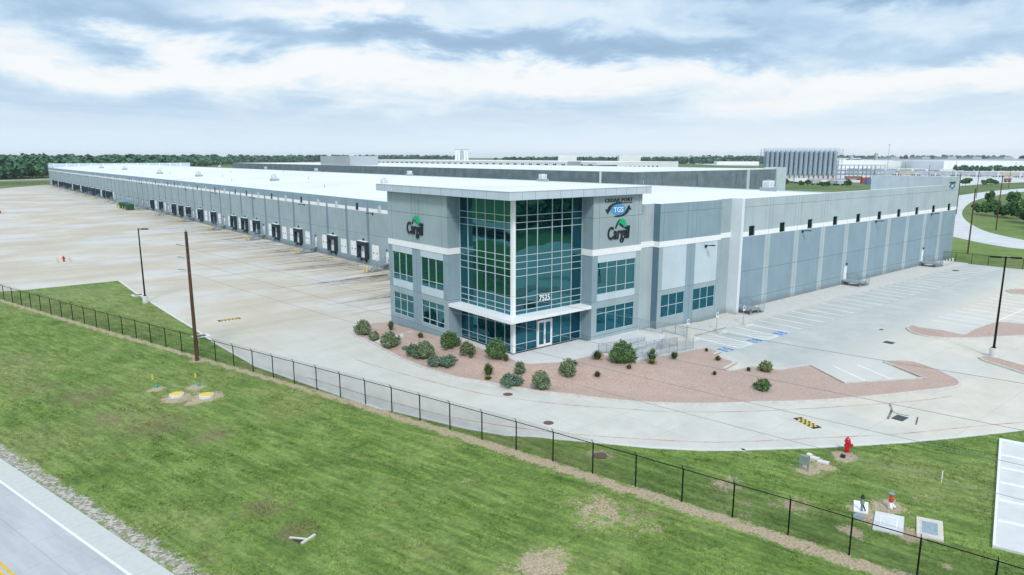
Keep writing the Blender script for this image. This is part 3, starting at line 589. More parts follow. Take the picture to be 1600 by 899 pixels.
# painted markings
def strip(mb, px, w, pts=None): ribbon(mb, pts or [at(*p)[:2] for p in px], w, .001, .005)
wr = MB()
strip(wr, None, .13, smooth([at(*p)[:2] for p in [(556, 562), (624, 583), (716, 607), (770, 618), (872.5, 631.5), (990, 640), (1028, 643), (1123, 644), (1238, 640), (1314, 635.5), (1429, 627), (1487, 619)]], 3))
strip(wr, None, .13, smooth([at(*p)[:2] for p in [(480, 590), (540, 608), (590, 623), (652, 639), (680, 646), (732, 657), (847, 674), (902, 679), (965, 684), (1098, 691), (1165, 690), (1240, 687), (1270, 685), (1394, 679), (1462, 672.6), (1545, 664.4), (1600, 660)]], 3))
struct(wr.build('fire_lane_line', M['worn_red']))
ws = MB()
for i in range(28):                                      # stalls along the parking wall
    x = 32.05+2.665*i
    if x < 105: ws.box(x-.075, x+.075, -11.1, -5.5, .001, .005)
for i in range(26):                                      # double row in the middle of the lot
    x = 51.5+2.665*i
    if x < 100:
        ws.box(x-.075, x+.075, -24.3, -18.9, .001, .005); ws.box(x-.075, x+.075, -29.9, -24.42, .001, .005)
ws.box(57.0, 100, -24.42, -24.3, .001, .005)
for a, b in (((1302, 572), (1357, 597.2)), ((1339, 570), (1396, 594))): strip(ws, [a, b], .12)
for x0 in (21.75, 27.0):                                 # hatched aisles between the accessible stalls
    x1 = x0+2.6
    for x in (x0, x1): ws.box(x-.075, x+.075, -11.1, -5.5, .001, .005)
    ws.box(x0+.06, x1-.06, -11.16, -11.04, .001, .005)
    for j in range(7):
        y = -5.6-j*.8; ws.quad((x0+.06, y, .004), (x0+.06, y-.12, .004), (x1-.06, max(y-1.42, -11.04), .004), (x1-.06, max(y-1.30, -11.04), .004))
struct(ws.build('parking_line', M['worn_white']))
hs = MB()
for cx in (20.15, 25.7, 30.95):
    hs.cur = 0; hs.box(cx-.75, cx+.75, -11.2, -9.9, .001, .005)
    hs.cur = 1; hs.box(cx-.15, cx+.05, -10.2, -10.02, .005, .008); hs.box(cx-.12, cx, -10.65, -10.2, .005, .008); hs.box(cx-.12, cx+.28, -10.55, -10.45, .005, .008); hs.box(cx+.2, cx+.3, -10.9, -10.55, .005, .008)
    hs.lathe([(.33, .005), (.33, .008)], (cx-.02, -10.75, 0), 14); hs.cur = 0; hs.lathe([(.23, .008), (.23, .010)], (cx-.02, -10.75, 0), 14)
struct(hs.build('accessible_symbol', [M['worn_blue'], M['worn_white']]))

# ------------------------------------------------------------------ the warehouse
WB = thing('warehouse_building', 'long grey tilt-up warehouse with white roof, glass entrance corner and a row of truck docks', 'warehouse', (0, 0, 0))
def facade(mb, O, U, Nn, ub, vb, holes, paint, depth=.14):
    """wall face from cells: O origin, U along, z up, Nn outward; holes are (u0,u1,v0,v1); paint(u,v) gives the material slot"""
    O = np.array(O, float); U = np.array(U, float); Nn = np.array(Nn, float); Zz = np.array((0, 0, 1.0))
    us = sorted(set([round(q, 4) for q in list(ub)+[h[i] for h in holes for i in (0, 1)]])); vs = sorted(set([round(q, 4) for q in list(vb)+[h[i] for h in holes for i in (2, 3)]]))
    P = lambda u, v, d=0: tuple(O+U*u+Zz*v-Nn*d)
    for a, b in zip(us[:-1], us[1:]):
        mu = (a+b)/2; hs_ = [h for h in holes if h[0] < mu < h[1]]
        run = None
        for c, d in zip(vs[:-1], vs[1:]):
            mv = (c+d)/2; hole = any(h[2] < mv < h[3] for h in hs_); q = None if hole else paint(mu, mv)
            if run and q == run[2]: run = (run[0], d, q); continue
            if run and run[2] is not None: mb.quad(P(a, run[0]), P(b, run[0]), P(b, run[1]), P(a, run[1]), mi=run[2])
            run = (c, d, q)
        if run and run[2] is not None: mb.quad(P(a, run[0]), P(b, run[0]), P(b, run[1]), P(a, run[1]), mi=run[2])
    for u0, u1, v0, v1 in holes:
        q = paint(u0-.01, (v0+v1)/2); q = 0 if q is None else q
        mb.quad(P(u0, v0), P(u0, v1), P(u0, v1, depth), P(u0, v0, depth), mi=q); mb.quad(P(u1, v0), P(u1, v1), P(u1, v1, depth), P(u1, v0, depth), mi=q)
        mb.quad(P(u0, v0), P(u1, v0), P(u1, v0, depth), P(u0, v0, depth), mi=q); mb.quad(P(u0, v1), P(u1, v1), P(u1, v1, depth), P(u0, v1, depth), mi=q)
WM = [M[q] for q in ('wall_light', 'wall_mid', 'wall_blue', 'wall_dock', 'wall_dark', 'wall_pale', 'joint', 'white_paint', 'wall_seam')]
LI, MI, BL, DK, DA, PA, JO, WH, SM = range(9)
def seams(us, w=.022): return [q for u in us for q in (u-w, u+w)]
def near(u, us, w=.022): return any(abs(u-s) < w for s in us)
# --- entrance block, west face (x = -2.2)
wl = [(8.93, 13.30, 6.05, 9.27), (15.05, 19.40, 6.05, 9.27), (8.93, 13.30, 1.97, 4.52), (15.05, 19.40, 1.97, 4.52)]
ju = [8.9, 13.42, 14.2, 14.95, 19.5]; jv = [1.55, 5.2, 13.85]
def p_w(u, v):
    if near(v, jv) or (v > 10.6 and near(u, [9.1, 13.5, 14.2, 14.9, 19.3])) or near(u, [14.2]): return JO
    if v > 10.3: return MI
    if 13.3 < u < 15.05: return BL
    if v < 5.2 and v > 1.55: return MI
    if v < 1.55: return BL
    if u > 19.4 or u < 8.93: return BL
    return PA
ow = MB(); facade(ow, (-2.2, 0, 0), (0, 1, 0), (-1, 0, 0), [8.05, 20.2]+seams([9.1, 13.5, 14.2, 14.9, 19.3]), [0, 10.3, 16.1]+seams(jv), wl, p_w)
# reveal on the left of the glass (faces -y) and north end of the block
facade(ow, (0, 8.05, 0), (1, 0, 0), (0, -1, 0), [-2.2, -.3], [0, 16.1]+seams(jv), [], lambda u, v: JO if near(v, jv) else BL)
facade(ow, (0, 20.2, 0), (1, 0, 0), (0, 1, 0), [-2.2, 18.5], [0, 16.1], [], lambda u, v: MI)
# --- south face (y = -2.2)
sl = [(9.28, 15.12, 5.95, 9.26), (9.28, 15.12, 1.88, 4.48)]
def p_s(u, v):
    if near(v, jv) or near(u, [9.38, 15.38]) and v > 10.6: return JO
    if v > 10.3: return MI
    if v < 5.2: return MI
    if u < 9.28 or u > 15.12: return BL if u < 9.3 else MI
    return PA
facade(ow, (0, -2.2, 0), (1, 0, 0), (0, -1, 0), [8.5, 15.9]+seams([9.38, 15.38]), [0, 10.3, 16.1]+seams(jv), sl, p_s)
facade(ow, (8.5, 0, 0), (0, 1, 0), (-1, 0, 0), [-2.2, -.3], [0, 16.1]+seams(jv), [], lambda u, v: JO if near(v, jv) else BL)
facade(ow, (15.9, 0, 0), (0, 1, 0), (1, 0, 0), [-2.2, 6], [0, 16.1], [], lambda u, v: MI)
bw = MB()
# --- recess, window bay and recess beside it
facade(bw, (0, -.8, 0), (1, 0, 0), (0, -1, 0), [15.9, 19.65], [0, 14.8], [], lambda u, v: LI)
zw = [(20.35, 24.66, 1.77, 4.37), (26.35, 30.70, 1.77, 4.37)]; zj = [20.33, 24.68, 25.54, 26.31, 30.83]; zv = [4.95, 13.8]
def p_z(u, v):
    if near(v, zv) or (near(u, zj) and (v > 10.6 or u > 25)): return JO
    if v > 10.3: return BL if v > 13.8 or True else MI
    if 24.68 < u < 26.31: return BL
    if v < 4.95: return MI
    if u < 20.33 or u > 30.83: return MI
    return PA
facade(bw, (0, -1.7, 0), (1, 0, 0), (0, -1, 0), [19.65, 31.3]+seams(zj), [0, 10.3, 14.8]+seams(zv), zw, p_z)
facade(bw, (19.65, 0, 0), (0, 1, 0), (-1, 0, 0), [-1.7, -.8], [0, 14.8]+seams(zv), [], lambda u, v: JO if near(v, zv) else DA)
facade(bw, (31.3, 0, 0), (0, 1, 0), (1, 0, 0), [-1.7, -.8], [0, 14.8], [], lambda u, v: MI)
facade(bw, (0, -.8, 0), (1, 0, 0), (0, -1, 0), [31.3, 34.7], [0, 14.8], [], lambda u, v: LI if v > 10 else MI)
bw.quad((15.9, -.8, 14.8), (34.7, -.8, 14.8), (34.7, -.4, 14.8), (15.9, -.4, 14.8), mi=WH); bw.quad((19.65, -1.7, 14.8), (31.3, -1.7, 14.8), (31.3, -.8, 14.8), (19.65, -.8, 14.8), mi=WH)
bw.build('bay_wall', WM, WB); ow.build('office_wall', WM, WB)
wg = MB(); wg.box(34.7, 35.25, -2.3, -.4, 0, 14.83); wg.build('wing_wall', M['wing_white'], WB)
# white stripe running round the entrance block, 5 cm proud
sb = MB(); z0, z1 = 10.02, 10.66
sb.box(-2.25, -2.1, 8.0, 20.25, z0, z1); sb.box(-2.1, -.62, 8.0, 8.1, z0, z1); sb.box(8.45, 8.55, -2.1, -.62, z0, z1); sb.box(8.45, 15.95, -2.25, -2.1, z0, z1)
sb.build('stripe_band', M['white_paint'], WB); sb = MB()
sb.box(15.95, 19.6, -.85, -.75, z0-.04, z1-.04); sb.box(19.6, 31.35, -1.75, -1.65, z0-.08, z1-.08); sb.box(19.6, 19.7, -1.65, -.85, z0-.08, z1-.08); sb.box(31.35, 34.7, -.85, -.75, z0-.1, z1-.1)
sb.build('stripe_band', M['white_paint'], WB)

# --- windows
def window(plane, c, a0, a1, z0, z1, cols, rows, glass, d=.12, fw=.05, name='window'):
    """plane 'x' or 'y' at coordinate c (outside is the negative side); one mesh of panes with its frame as child"""
    g = MB(); f = MB(); ca = [a0]+list(cols)+[a1]; rb_ = [z0]+list(rows)+[z1]; k = c+d
    for i in range(len(ca)-1):
        for j in range(len(rb_)-1):
            if plane == 'x': g.quad((k, ca[i], rb_[j]), (k, ca[i], rb_[j+1]), (k, ca[i+1], rb_[j+1]), (k, ca[i+1], rb_[j]))
            else: g.quad((ca[i], k, rb_[j]), (ca[i+1], k, rb_[j]), (ca[i+1], k, rb_[j+1]), (ca[i], k, rb_[j+1]))
    def bar(p0, p1, q0, q1, o=0):
        if plane == 'x': f.box(k-.07-o, k-.005, p0, p1, q0, q1)
        else: f.box(p0, p1, k-.07-o, k-.005, q0, q1)
    for v in ca: bar(max(a0, v-fw/2), min(a1, v+fw/2), z0, z1)
    for r_ in rb_:
        for i in range(len(ca)-1): bar(ca[i]+fw/2, ca[i+1]-fw/2, max(z0, r_-fw/2), min(z1, r_+fw/2), -.012)
    o = g.build(name, M[glass], WB); f.build('window_frame', M['mullion'], o); return o
def third(a, b, n): return [a+(b-a)*i/n for i in range(1, n)]
for a, b, z0, z1 in wl: window('x', -2.2, a, b, z0, z1, third(a, b, 3), [z0+.70] if z0 > 5 else [2.52, 3.86], 'glass_upper' if z0 > 5 else 'glass_upper')
window('y', -2.2, *sl[0], third(9.28, 15.12, 4), [6.62, 8.66], 'glass_upper'); window('y', -2.2, *sl[1], third(9.28, 15.12, 4), [3.87], 'glass_lower')
for a, b, z0, z1 in zw: window('y', -1.7, a, b, z0, z1, third(a, b, 3), [z0+1.28 if False else 3.05], 'glass_lower')
CL = [.64, 2.15, 3.66, 5.10, 6.62]; CR = [1.07, 2.43, 4.35, 5.67, 7.06]; UZ = [5.30, 5.85, 6.57, 8.67, 9.37, 10.02, 10.66, 13.15, 13.82, 14.48]
window('x', -.72, -.45, 8.05, 4.9, 16.1, CL, UZ, 'glass_upper', name='curtain_wall'); window('y', -.72, -.45, 8.5, 4.9, 16.1, CR, UZ, 'glass_upper', name='curtain_wall')
window('x', -.72, -.45, 8.05, 1.2, 4.57, CL, [1.98], 'glass_lower', name='curtain_wall')
window('y', -.72, -.45, 2.40, 1.2, 4.57, [1.07], [1.98], 'glass_lower', name='curtain_wall'); window('y', -.72, 4.36, 8.5, 1.2, 4.57, [5.67, 7.06], [1.98], 'glass_lower', name='curtain_wall')
tr = MB(); tr.quad((2.43, -.6, 3.95), (4.33, -.6, 3.95), (4.33, -.6, 4.57), (2.43, -.6, 4.57)); tr.build('transom_light', M['glass_lower'], WB)
co = MB(); co.box(-.80, -.44, -.80, -.44, 1.2, 16.1); co.build('corner_column', M['white_trim'], WB)
# entrance door: two glazed leaves in a white frame
ed = MB(); ed.box(2.40, 2.50, -.80, -.58, 1.2, 3.95); ed.box(4.26, 4.36, -.80, -.58, 1.2, 3.95); ed.box(2.50, 4.26, -.80, -.58, 3.83, 3.95); edo = ed.build('entrance_door', M['white_trim'], WB)
for a, b in ((2.51, 3.37), (3.39, 4.25)):
    lf = MB(); lf.box(a, a+.10, -.76, -.70, 1.22, 3.82); lf.box(b-.10, b, -.76, -.70, 1.22, 3.82); lf.box(a+.10, b-.10, -.76, -.70, 1.22, 1.47); lf.box(a+.10, b-.10, -.76, -.70, 3.70, 3.82)
    l_ = lf.build('door_leaf', M['white_trim'], edo)
    g = MB(); g.quad((a+.1, -.73, 1.47), (b-.1, -.73, 1.47), (b-.1, -.73, 3.70), (a+.1, -.73, 3.70)); g.build('door_glass', M['glass_lower'], edo)
    h = MB(); hx = b-.05 if a < 3 else a+.05; h.tube((hx, -.80, 2.0), (hx, -.80, 2.5), .022); h.build('door_handle', M['galvanized'], edo)
# canopy over the entrance and roof slab with its deep fascia
cn = MB(); cn.prism([(-2.2, -2.2), (8.5, -2.2), (8.5, -.62), (-.62, -.62), (-.62, 8.05), (-2.2, 8.05)], 4.57, 4.9); cn.build('canopy', M['white_trim'], WB)
cs = MB(); cs.box(-2.9, 16.5, -2.9, 21.5, 16.1, 16.85); cso = cs.build('cornice', M['cornice_metal'], WB)
ct = MB(); ct.box(-2.86, 16.46, -2.86, 21.46, 16.852, 16.87); ct.box(-2.95, 16.55, -2.95, -2.83, 16.85, 16.90); ct.box(-2.95, -2.83, -2.83, 21.5, 16.85, 16.90); ct.build('roof_membrane', M['roof_white'], cso)
cj = MB()
for x in np.arange(-1.4, 16.4, 1.55): cj.box(x-.012, x+.012, -2.904, -2.88, 16.11, 16.84)
for y in np.arange(-1.4, 21.4, 1.9): cj.box(-2.904, -2.88, y-.012, y+.012, 16.11, 16.84)
cj.build('fascia_joint', M['joint'], cso)

# --- wall along the parking lot (y = -.8)
xs_ = [43.6+7.53*k for k in range(9)]; xend = 111.2
pw = [39.62+7.525*k for k in range(10)]; holes = [(x-.70, x+.70, 9.74, 11.07) for x in pw]
pd = [36.95, 67.0, 96.95]; holes += [(x-.5, x+.5, .95, 3.05) for x in pd]
def p_p(u, v):
    if near(u, xs_) or near(v, [1.5, 5.15, 13.55]) or (v > 10.4 and near(u, [x+d for x in xs_ for d in (-.8, .8)])): return JO
    if 9.72 < v < 10.37: return WH
    if v > 10.37: return LI
    if any(abs(u-x) < .64 for x in xs_): return LI
    return BL
pk = MB(); facade(pk, (0, -.8, 0), (1, 0, 0), (0, -1, 0), [35.25, xend]+seams(xs_)+[x+d for x in xs_ for d in (-.64, .64)]+seams([x+d for x in xs_ for d in (-.8, .8)]), [0, 9.72, 10.37, 14.65]+seams([1.5, 5.15, 13.55]), holes, p_p)
facade(pk, (0, -.8, 0), (1, 0, 0), (0, -1, 0), [103.5, xend], [14.65, 16.1], [], lambda u, v: LI)
facade(pk, (103.5, 0, 0), (0, 1, 0), (-1, 0, 0), [-.8, -.35], [12, 16.1], [], lambda u, v: LI)
facade(pk, (0, -.35, 0), (1, 0, 0), (0, 1, 0), [15.9, 103.5, xend], [11, 14.65, 16.1], [], lambda u, v: LI if (u > 103.5 or v < 14.65) else None)
pk.quad((34.7, -.8, 14.65), (103.5, -.8, 14.65), (103.5, -.35, 14.65), (34.7, -.35, 14.65), mi=WH); pk.quad((103.5, -.8, 16.1), (xend, -.8, 16.1), (xend, -.35, 16.1), (103.5, -.35, 16.1), mi=WH)
pk.build('parking_wall', WM, WB)
for i, x in enumerate(pw): window('y', -.8, x-.70, x+.70, 9.74, 11.07, [], [], 'glass_small', name='clerestory_window', fw=.05)
for x in pd:
    d = MB(); d.box(x-.48, x+.48, -.74, -.70, .95, 3.03); do = d.build('side_door', M['dock_door'], WB)
    h = MB(); h.box(x+.30, x+.40, -.80, -.745, 1.70, 1.78); h.build('door_handle', M['black_metal'], do)
def walllight(x, y, z, n):
    l = MB(); nx_, ny_ = n; l.obox((x+nx_*.08, y+ny_*.08), (nx_, ny_), .08, .12, z-.22, z+.1); l.tube((x+nx_*.1, y+ny_*.1, z), (x+nx_*.85, y+ny_*.85, z+.12), .05); l.obox((x+nx_*1.05, y+ny_*1.05), (nx_, ny_), .26, .18, z+.08, z+.17)
    return l.build('wall_light', M['black_metal'], WB)
for x in (52.6, 76.0, 99.0): walllight(x, -.8, 9.5, (0, -1))
walllight(28.3, -1.7, 9.45, (0, -1))
for x in pd: l = MB(); l.box(x-.12, x+.12, -.98, -.8, 3.2, 3.45); l.build('wall_light', M['black_metal'], WB)

# --- dock wall (x = 18.5)
Y1 = 530.0; SEAM = [64.7+8.66*k for k in range(-4, 54) if 20.4 < 64.7+8.66*k < Y1-1]
def slot(k): return 57.9+4.33*k
dark = {1, 4, 6, 8, 9, 11, 13, 16, 17, 19, 22, 24, 27, 29, 31, 34, 37, 38, 41, 44, 46, 48, 50}
WIN = [(60.2+8.66*j, j in dark) for j in range(0, 54)]
wh_ = [(y-.62, y+.62, 10.03, 11.36) for y, d in WIN]
PD = []; SE_ = []; SD = []
pat = {0: 'DSDDSD', 1: 'DSDDSD', 2: 'SDSDSD', 3: 'DSDDSD', 4: 'SDSDSD', 5: 'DSDDSD'}
for g in range(15):
    y0 = slot(7*g)
    if y0 > 505: break
    SD.append(y0)
    if g in (6, 7): 
        if g == 6: SD += [slot(44), slot(46), slot(50), slot(53)]
        continue
    p = pat.get(g, ['DSSDSS', 'SDSSDS', 'DSSSDS'][g % 3])
    for i, ch in enumerate(p):
        y = slot(7*g+1+i); (SE_ if ch == 'S' else PD).append(y)
dh = [(y-1.37, y+1.37, 1.2, 4.12) for y in PD+SE_]+[(y-.5, y+.5, 1.2, 3.25) for y in SD]
def p_d(u, v):
    s = min(abs(u-q) for q in SEAM)
    if s < .05 or near(v, [5.75]) : return JO
    if v > 10.62: return BL
    if v > 9.97: return WH if s > .45 else BL
    if v < 1.2: return BL
    return SM if s < .5 else DK
dw = MB(); facade(dw, (18.5, 0, 0), (0, 1, 0), (-1, 0, 0), [20.2, Y1]+[q+d for q in SEAM for d in (-.5, -.45, -.05, .05, .45, .5)], [0, 1.2, 9.97, 10.62, 12.1]+seams([5.75]), wh_+dh, p_d, .2)
dw.quad((18.5, 20.2, 12.1), (18.5, Y1, 12.1), (18.9, Y1, 12.1), (18.9, 20.2, 12.1), mi=MI); dw.quad((18.9, 20.2, 12.1), (18.9, Y1, 12.1), (18.9, Y1, 11.4), (18.9, 20.2, 11.4), mi=WH)
dw.build('dock_wall', WM, WB)
for y, d in WIN:
    if d: window('x', 18.5, y-.62, y+.62, 10.03, 11.36, [], [], 'glass_small', name='clerestory_window', fw=.05)
    else: l = MB(); l.box(18.55, 18.6, y-.62, y+.62, 10.03, 11.36); l.build('louvre', M['wall_pale'], WB)
door0 = None
def put(o, y, nm): 
    return o
def mesh_copies(name, mb, mats, ys, child=None):
    """one part, then copies that share its mesh, along the dock wall"""
    first = None
    for y in ys:
        if first is None:
            first = mb.build(name, mats, WB); first.location = (0, y, 0); o = first
            if child: child(first)
        else: o = copy_tree(first, WB, (0, y, 0))
    return first
d = MB(); d.box(18.58, 18.64, -1.36, 1.36, 1.2, 4.11)
for z in (1.78, 2.36, 2.94, 3.52): d.box(18.572, 18.58, -1.36, 1.36, z-.012, z+.012)
def kids(o):
    c = MB()
    for a in (-.55, .75): c.box(18.55, 18.572, a-.16, a+.16, 2.40, 2.62)
    q = c.build('door_window', M['black_metal'], None); q.parent = o; q.location = (0, 0, 0)
mesh_copies('dock_door', d, M['dock_door'], PD+SE_, kids)
s = MB(); s.cur = 0
s.box(17.86, 18.5, -1.85, -1.30, 1.15, 4.35); s.box(17.86, 18.5, 1.30, 1.85, 1.15, 4.35); s.box(17.86, 18.5, -1.30, 1.30, 3.55, 4.35); s.box(18.3, 18.5, -.35, .45, .8, 1.15)
s.box(17.84, 18.5, -1.9, 1.9, 4.352, 4.40, mi=1)
def skids(o):
    for a_ in (-1.15, .85): q = MB().box(18.2, 18.5, a_, a_+.3, .55, 1.1).build('dock_bumper', M['rubber_black'], None); q.parent = o
    q = MB().box(18.25, 18.5, -.2, .2, 4.62, 4.85).build('dock_lamp', M['black_metal'], None); q.parent = o
mesh_copies('dock_seal', s, [M['dock_black'], M['white_trim']], SE_, skids)
d = MB(); d.box(18.56, 18.62, -.48, .48, 1.2, 3.24)
mesh_copies('side_door', d, M['dock_door'], SD)
d = MB(); d.box(18.3, 18.5, -.12, .12, 3.42, 3.62); mesh_copies('door_lamp', d, M['black_metal'], SD)
for y in [62.6+30.6*k for k in range(15)]: walllight(18.5, y, 9.72, (-1, 0))

# --- remaining outer walls and the roof
e = MB(); e.box(xend-.4, xend, -.35, Y1-.4, 0, 12.1); e.box(xend-.45, xend, -.35, 15.6, 12.1, 16.0); e.build('east_wall', M['wall_light'], WB)
e = MB(); e.cur = 0; e.box(18.5, xend, Y1-.4, Y1, 0, 14.9)
for x in np.arange(22, xend, 7.5): e.box(x-.3, x+.3, Y1-.46, Y1-.4, 11.5, 14.88, mi=1)
e.box(18.45, 20.5, Y1-6, Y1-.4, 12.1, 14.9, mi=0); e.build('north_wall', [M['wall_pale'], M['white_paint']], WB)
r = MB()
for a, b, za, zb_ in ((18.9, 65, 12.0, 14.15), (65, xend-.4, 14.15, 11.95)): r.quad((a, -.35, za), (b, -.35, zb_), (b, Y1-.4, zb_), (a, Y1-.4, za))
r.build('roof', M['roof_white'], WB)
v = MB()
for x, y in [(38, 60), (30, 108), (44, 150), (28, 170), (36, 205), (50, 240), (30, 300), (60, 210), (75, 130), (32, 260), (45, 330), (90, 60)]: v.tube((x, y, 12), (x, y, 12.85+(x-18.9)*.046 if x < 65 else 14.2), .09)
v.build('roof_vent_pipe', M['galvanized'], WB)

# --- lettering on the walls
def txt(s, w, h, bold=.02, depth=.08, shear=0.0, space=1.0):
    cu = bpy.data.curves.new('lettering', 'FONT'); cu.body = s; cu.extrude = .5; cu.offset = bold; cu.shear = shear; cu.space_character = space; cu.resolution_u = 3
    o = bpy.data.objects.new('lettering', cu); C.objects.link(o); dg = bpy.context.evaluated_depsgraph_get(); me = bpy.data.meshes.new_from_object(o.evaluated_get(dg)); bpy.data.objects.remove(o)
    V = np.array([v.co[:] for v in me.vertices]); V[:, 0] -= V[:, 0].min(); 
    base = 0.0; top = V[:, 1].max(); V[:, 0] *= w/V[:, 0].max(); V[:, 1] *= h/top; V[:, 2] = np.where(V[:, 2] > 0, depth, 0.0)
    F = [tuple(p.vertices) for p in me.polygons]; bpy.data.meshes.remove(me); return V, F
class Board(MB):
    """flat shapes given as (right, up, out) placed on a wall"""
    def __init__(s, O, U, Nn): super().__init__(); s.O = Vector(O); s.U = Vector(U); s.N = Vector(Nn)
    def P(s, a, b, c): return tuple(s.O+s.U*a+Vector((0, 0, b))+s.N*c)
    def poly(s, pts, d0, d1, mi=0):
        i = len(s.v); n = len(pts); s.v += [s.P(a, b, d0) for a, b in pts]+[s.P(a, b, d1) for a, b in pts]
        s.f.append(tuple(i+n+k for k in range(n))); s.mi.append(mi)
        for k in range(n): s.f.append((i+k, i+(k+1) % n, i+n+(k+1) % n, i+n+k)); s.mi.append(mi)
    def text(s, t, a, b, w, h, d0=0.0, mi=0, **kw):
        V, F = txt(t, w, h, **kw); i = len(s.v); s.v += [s.P(a+x, b+y, d0+z) for x, y, z in V]
        for f in F: s.f.append(tuple(i+k for k in f)); s.mi.append(mi)
def company_sign(O, U, Nn, k=1.0):
    b = Board(O, U, Nn); b.text('Cargill', 0, 0, 3.33*k, 1.30*k, bold=.012, depth=.12, shear=.10, space=1.0); o = b.build('company_sign', M['sign_dark'], WB)
    l = Board(O, U, Nn); S = lambda pts: smooth([(x*k, y*k) for x, y in pts]+[(pts[0][0]*k, pts[0][1]*k)], 4)[:-1]
    l.poly(S([(1.30, 1.28), (1.52, 1.70), (1.84, 1.98), (2.20, 2.04), (2.52, 1.86), (2.72, 1.46), (2.66, 1.22), (2.40, 1.20), (2.05, 1.46), (1.74, 1.62), (1.48, 1.52)]), .0, .15); l.build('sign_leaf', M['green_sign'], o)
    l = Board(O, U, Nn); l.poly(S([(1.12, 1.12), (1.30, 1.52), (1.56, 1.84), (1.78, 1.98), (1.50, 1.66), (1.34, 1.38), (1.22, 1.10)]), 0, .12); l.poly(S([(1.68, 1.58), (2.02, 1.40), (2.36, 1.17), (2.44, 1.13), (2.30, 1.14), (2.00, 1.31), (1.70, 1.52)]), 0, .12); l.build('sign_outline', M['sign_dark'], o)
company_sign((-2.2, 15.9, 11.62), (0, -1, 0), (-1, 0, 0)); company_sign((10.6, -2.2, 11.55), (1, 0, 0), (0, -1, 0))
def port_sign(O, U, Nn, k=1.0):
    b = Board(O, U, Nn); b.text('CEDAR PORT', -2.05*k, 0.80*k, 4.2*k, .36*k, bold=.010, space=1.12, depth=.06); b.text('INDUSTRIAL PARK', .45*k, .60*k, 1.7*k, .11*k, bold=.01, depth=.04)
    E = lambda rx, ry, a0, a1, n=18: [(rx*k*math.cos(math.radians(a0+(a1-a0)*i/n)), ry*k*math.sin(math.radians(a0+(a1-a0)*i/n))) for i in range(n+1)]
    for sg in (1, -1):
        p = E(1.66, .76, 66, 168)+E(1.20, .60, 168, 78); b.poly([(x*sg, y*sg) for x, y in p], 0, .05)
        b.poly([(x*sg*k, y*sg*k) for x, y in ((-1.98, .08), (-1.12, .16), (-1.62, -.42))], 0, .05)
    o = b.build('port_sign', M['sign_dark'], WB)
    c = Board(O, U, Nn); c.poly(E(1.12, .56, 0, 360, 28)[:-1], 0, .03); c.build('sign_oval', M['sign_blue'], o)
    c = Board(O, U, Nn); c.text('TGS', -.74*k, -.26*k, 1.48*k, .52*k, d0=.03, bold=.008, depth=.03); c.build('sign_letters', M['white_trim'], o)
port_sign((12.15, -2.2, 14.57), (1, 0, 0), (0, -1, 0))
port_sign((107.6, -.8, 14.35), (1, 0, 0), (0, -1, 0), .72)
b = Board((2.64, -.70, 5.93), (1, 0, 0), (0, -1, 0)); b.text('7525', 0, 0, 1.40, .58, bold=.008, depth=.05); b.build('house_number', M['white_trim'], WB)

ORD = ['first', 'second', 'third', 'fourth', 'fifth', 'sixth', 'seventh', 'eighth', 'ninth', 'tenth', 'eleventh', 'twelfth', 'thirteenth', 'fourteenth', 'fifteenth', 'sixteenth', 'seventeenth', 'eighteenth', 'nineteenth', 'twentieth', 'twenty-first', 'twenty-second', 'twenty-third', 'twenty-fourth']
# ------------------------------------------------------------------ steel stairs
def make_stair(loc, H, run, width, land, label, group):
    """landing against the wall at local x<0, treads run down along -x; the wall side is +x"""
    o = thing('dock_stairs', label, 'stairs', loc, group)
    L = Vector(loc); n = max(3, int(round(H/.18)))
    a = MB(); a.box(-land, 0, -width/2, width/2, H-.14, H); p = a.build('landing', M['steel_grey'], None); p.parent = o
    t = MB()
    for i in range(1, n): x = -land-run*(i-.5)/(n-1); t.box(x-run/(n-1)*.55, x+run/(n-1)*.55, -width/2+.06, width/2-.06, H-H*i/n-.05, H-H*i/n)
    p = t.build('treads', M['steel_grey'], None); p.parent = o
    for sy in (-1, 1):
        y = sy*(width/2-.03); s = MB(); x1 = -land-run
        for dy in (-.03, .03): s.quad((-land, y+dy, H+.02), (x1, y+dy, .10), (x1, y+dy, -.02), (x1+.25, y+dy, -.02), (-land, y+dy, H-.26))
        s.quad((-land, y-.03, H+.02), (x1, y-.03, .10), (x1, y+.03, .10), (-land, y+.03, H+.02)); p = s.build('stringer', M['steel_grey'], None); p.parent = o
    for sy in (-1, 1):
        y = sy*(width/2-.03); s = MB(); x1 = -land-run
        s.path([(-.1, y, H), (-.1, y, H+1.05), (-land, y, H+1.05), (x1, y, 1.05), (x1, y, .05)], .035); s.path([(-.1, y, H+.55), (-land, y, H+.55), (x1, y, .55)], .028); s.tube((-land, y, H), (-land, y, H+1.05), .032)
        for q in np.arange(.25, land, .30): s.tube((-q, y, H+.08), (-q, y, H+1.02), .009, n=4, cap=False)
        for i in range(1, 5): f = i/5; s.tube((-land-run*f, y, H*(1-f)+.08), (-land-run*f, y, H*(1-f)+1.02), .010, n=4, cap=False)
        p = s.build('handrail', M['steel_grey'], None); p.parent = o
    for sy in (-1, 1):
        s = MB(); s.tube((-land+.08, sy*(width/2-.08), 0), (-land+.08, sy*(width/2-.08), H-.14), .045); p = s.build('leg', M['galvanized'], None); p.parent = o
    return o
st0 = None; bol0 = None
for i, y in enumerate(SD):
    lab = f'grey steel dock staircase, {ORD[i]} along the dock wall from the glass entrance block'
    if st0 is None: st0 = make_stair((18.5, y, 0), 1.2, 1.75, 1.25, 1.75, lab, 'steel stairs along the dock wall')
    else: copy_tree(st0, None, (18.5, y, 0), lab)
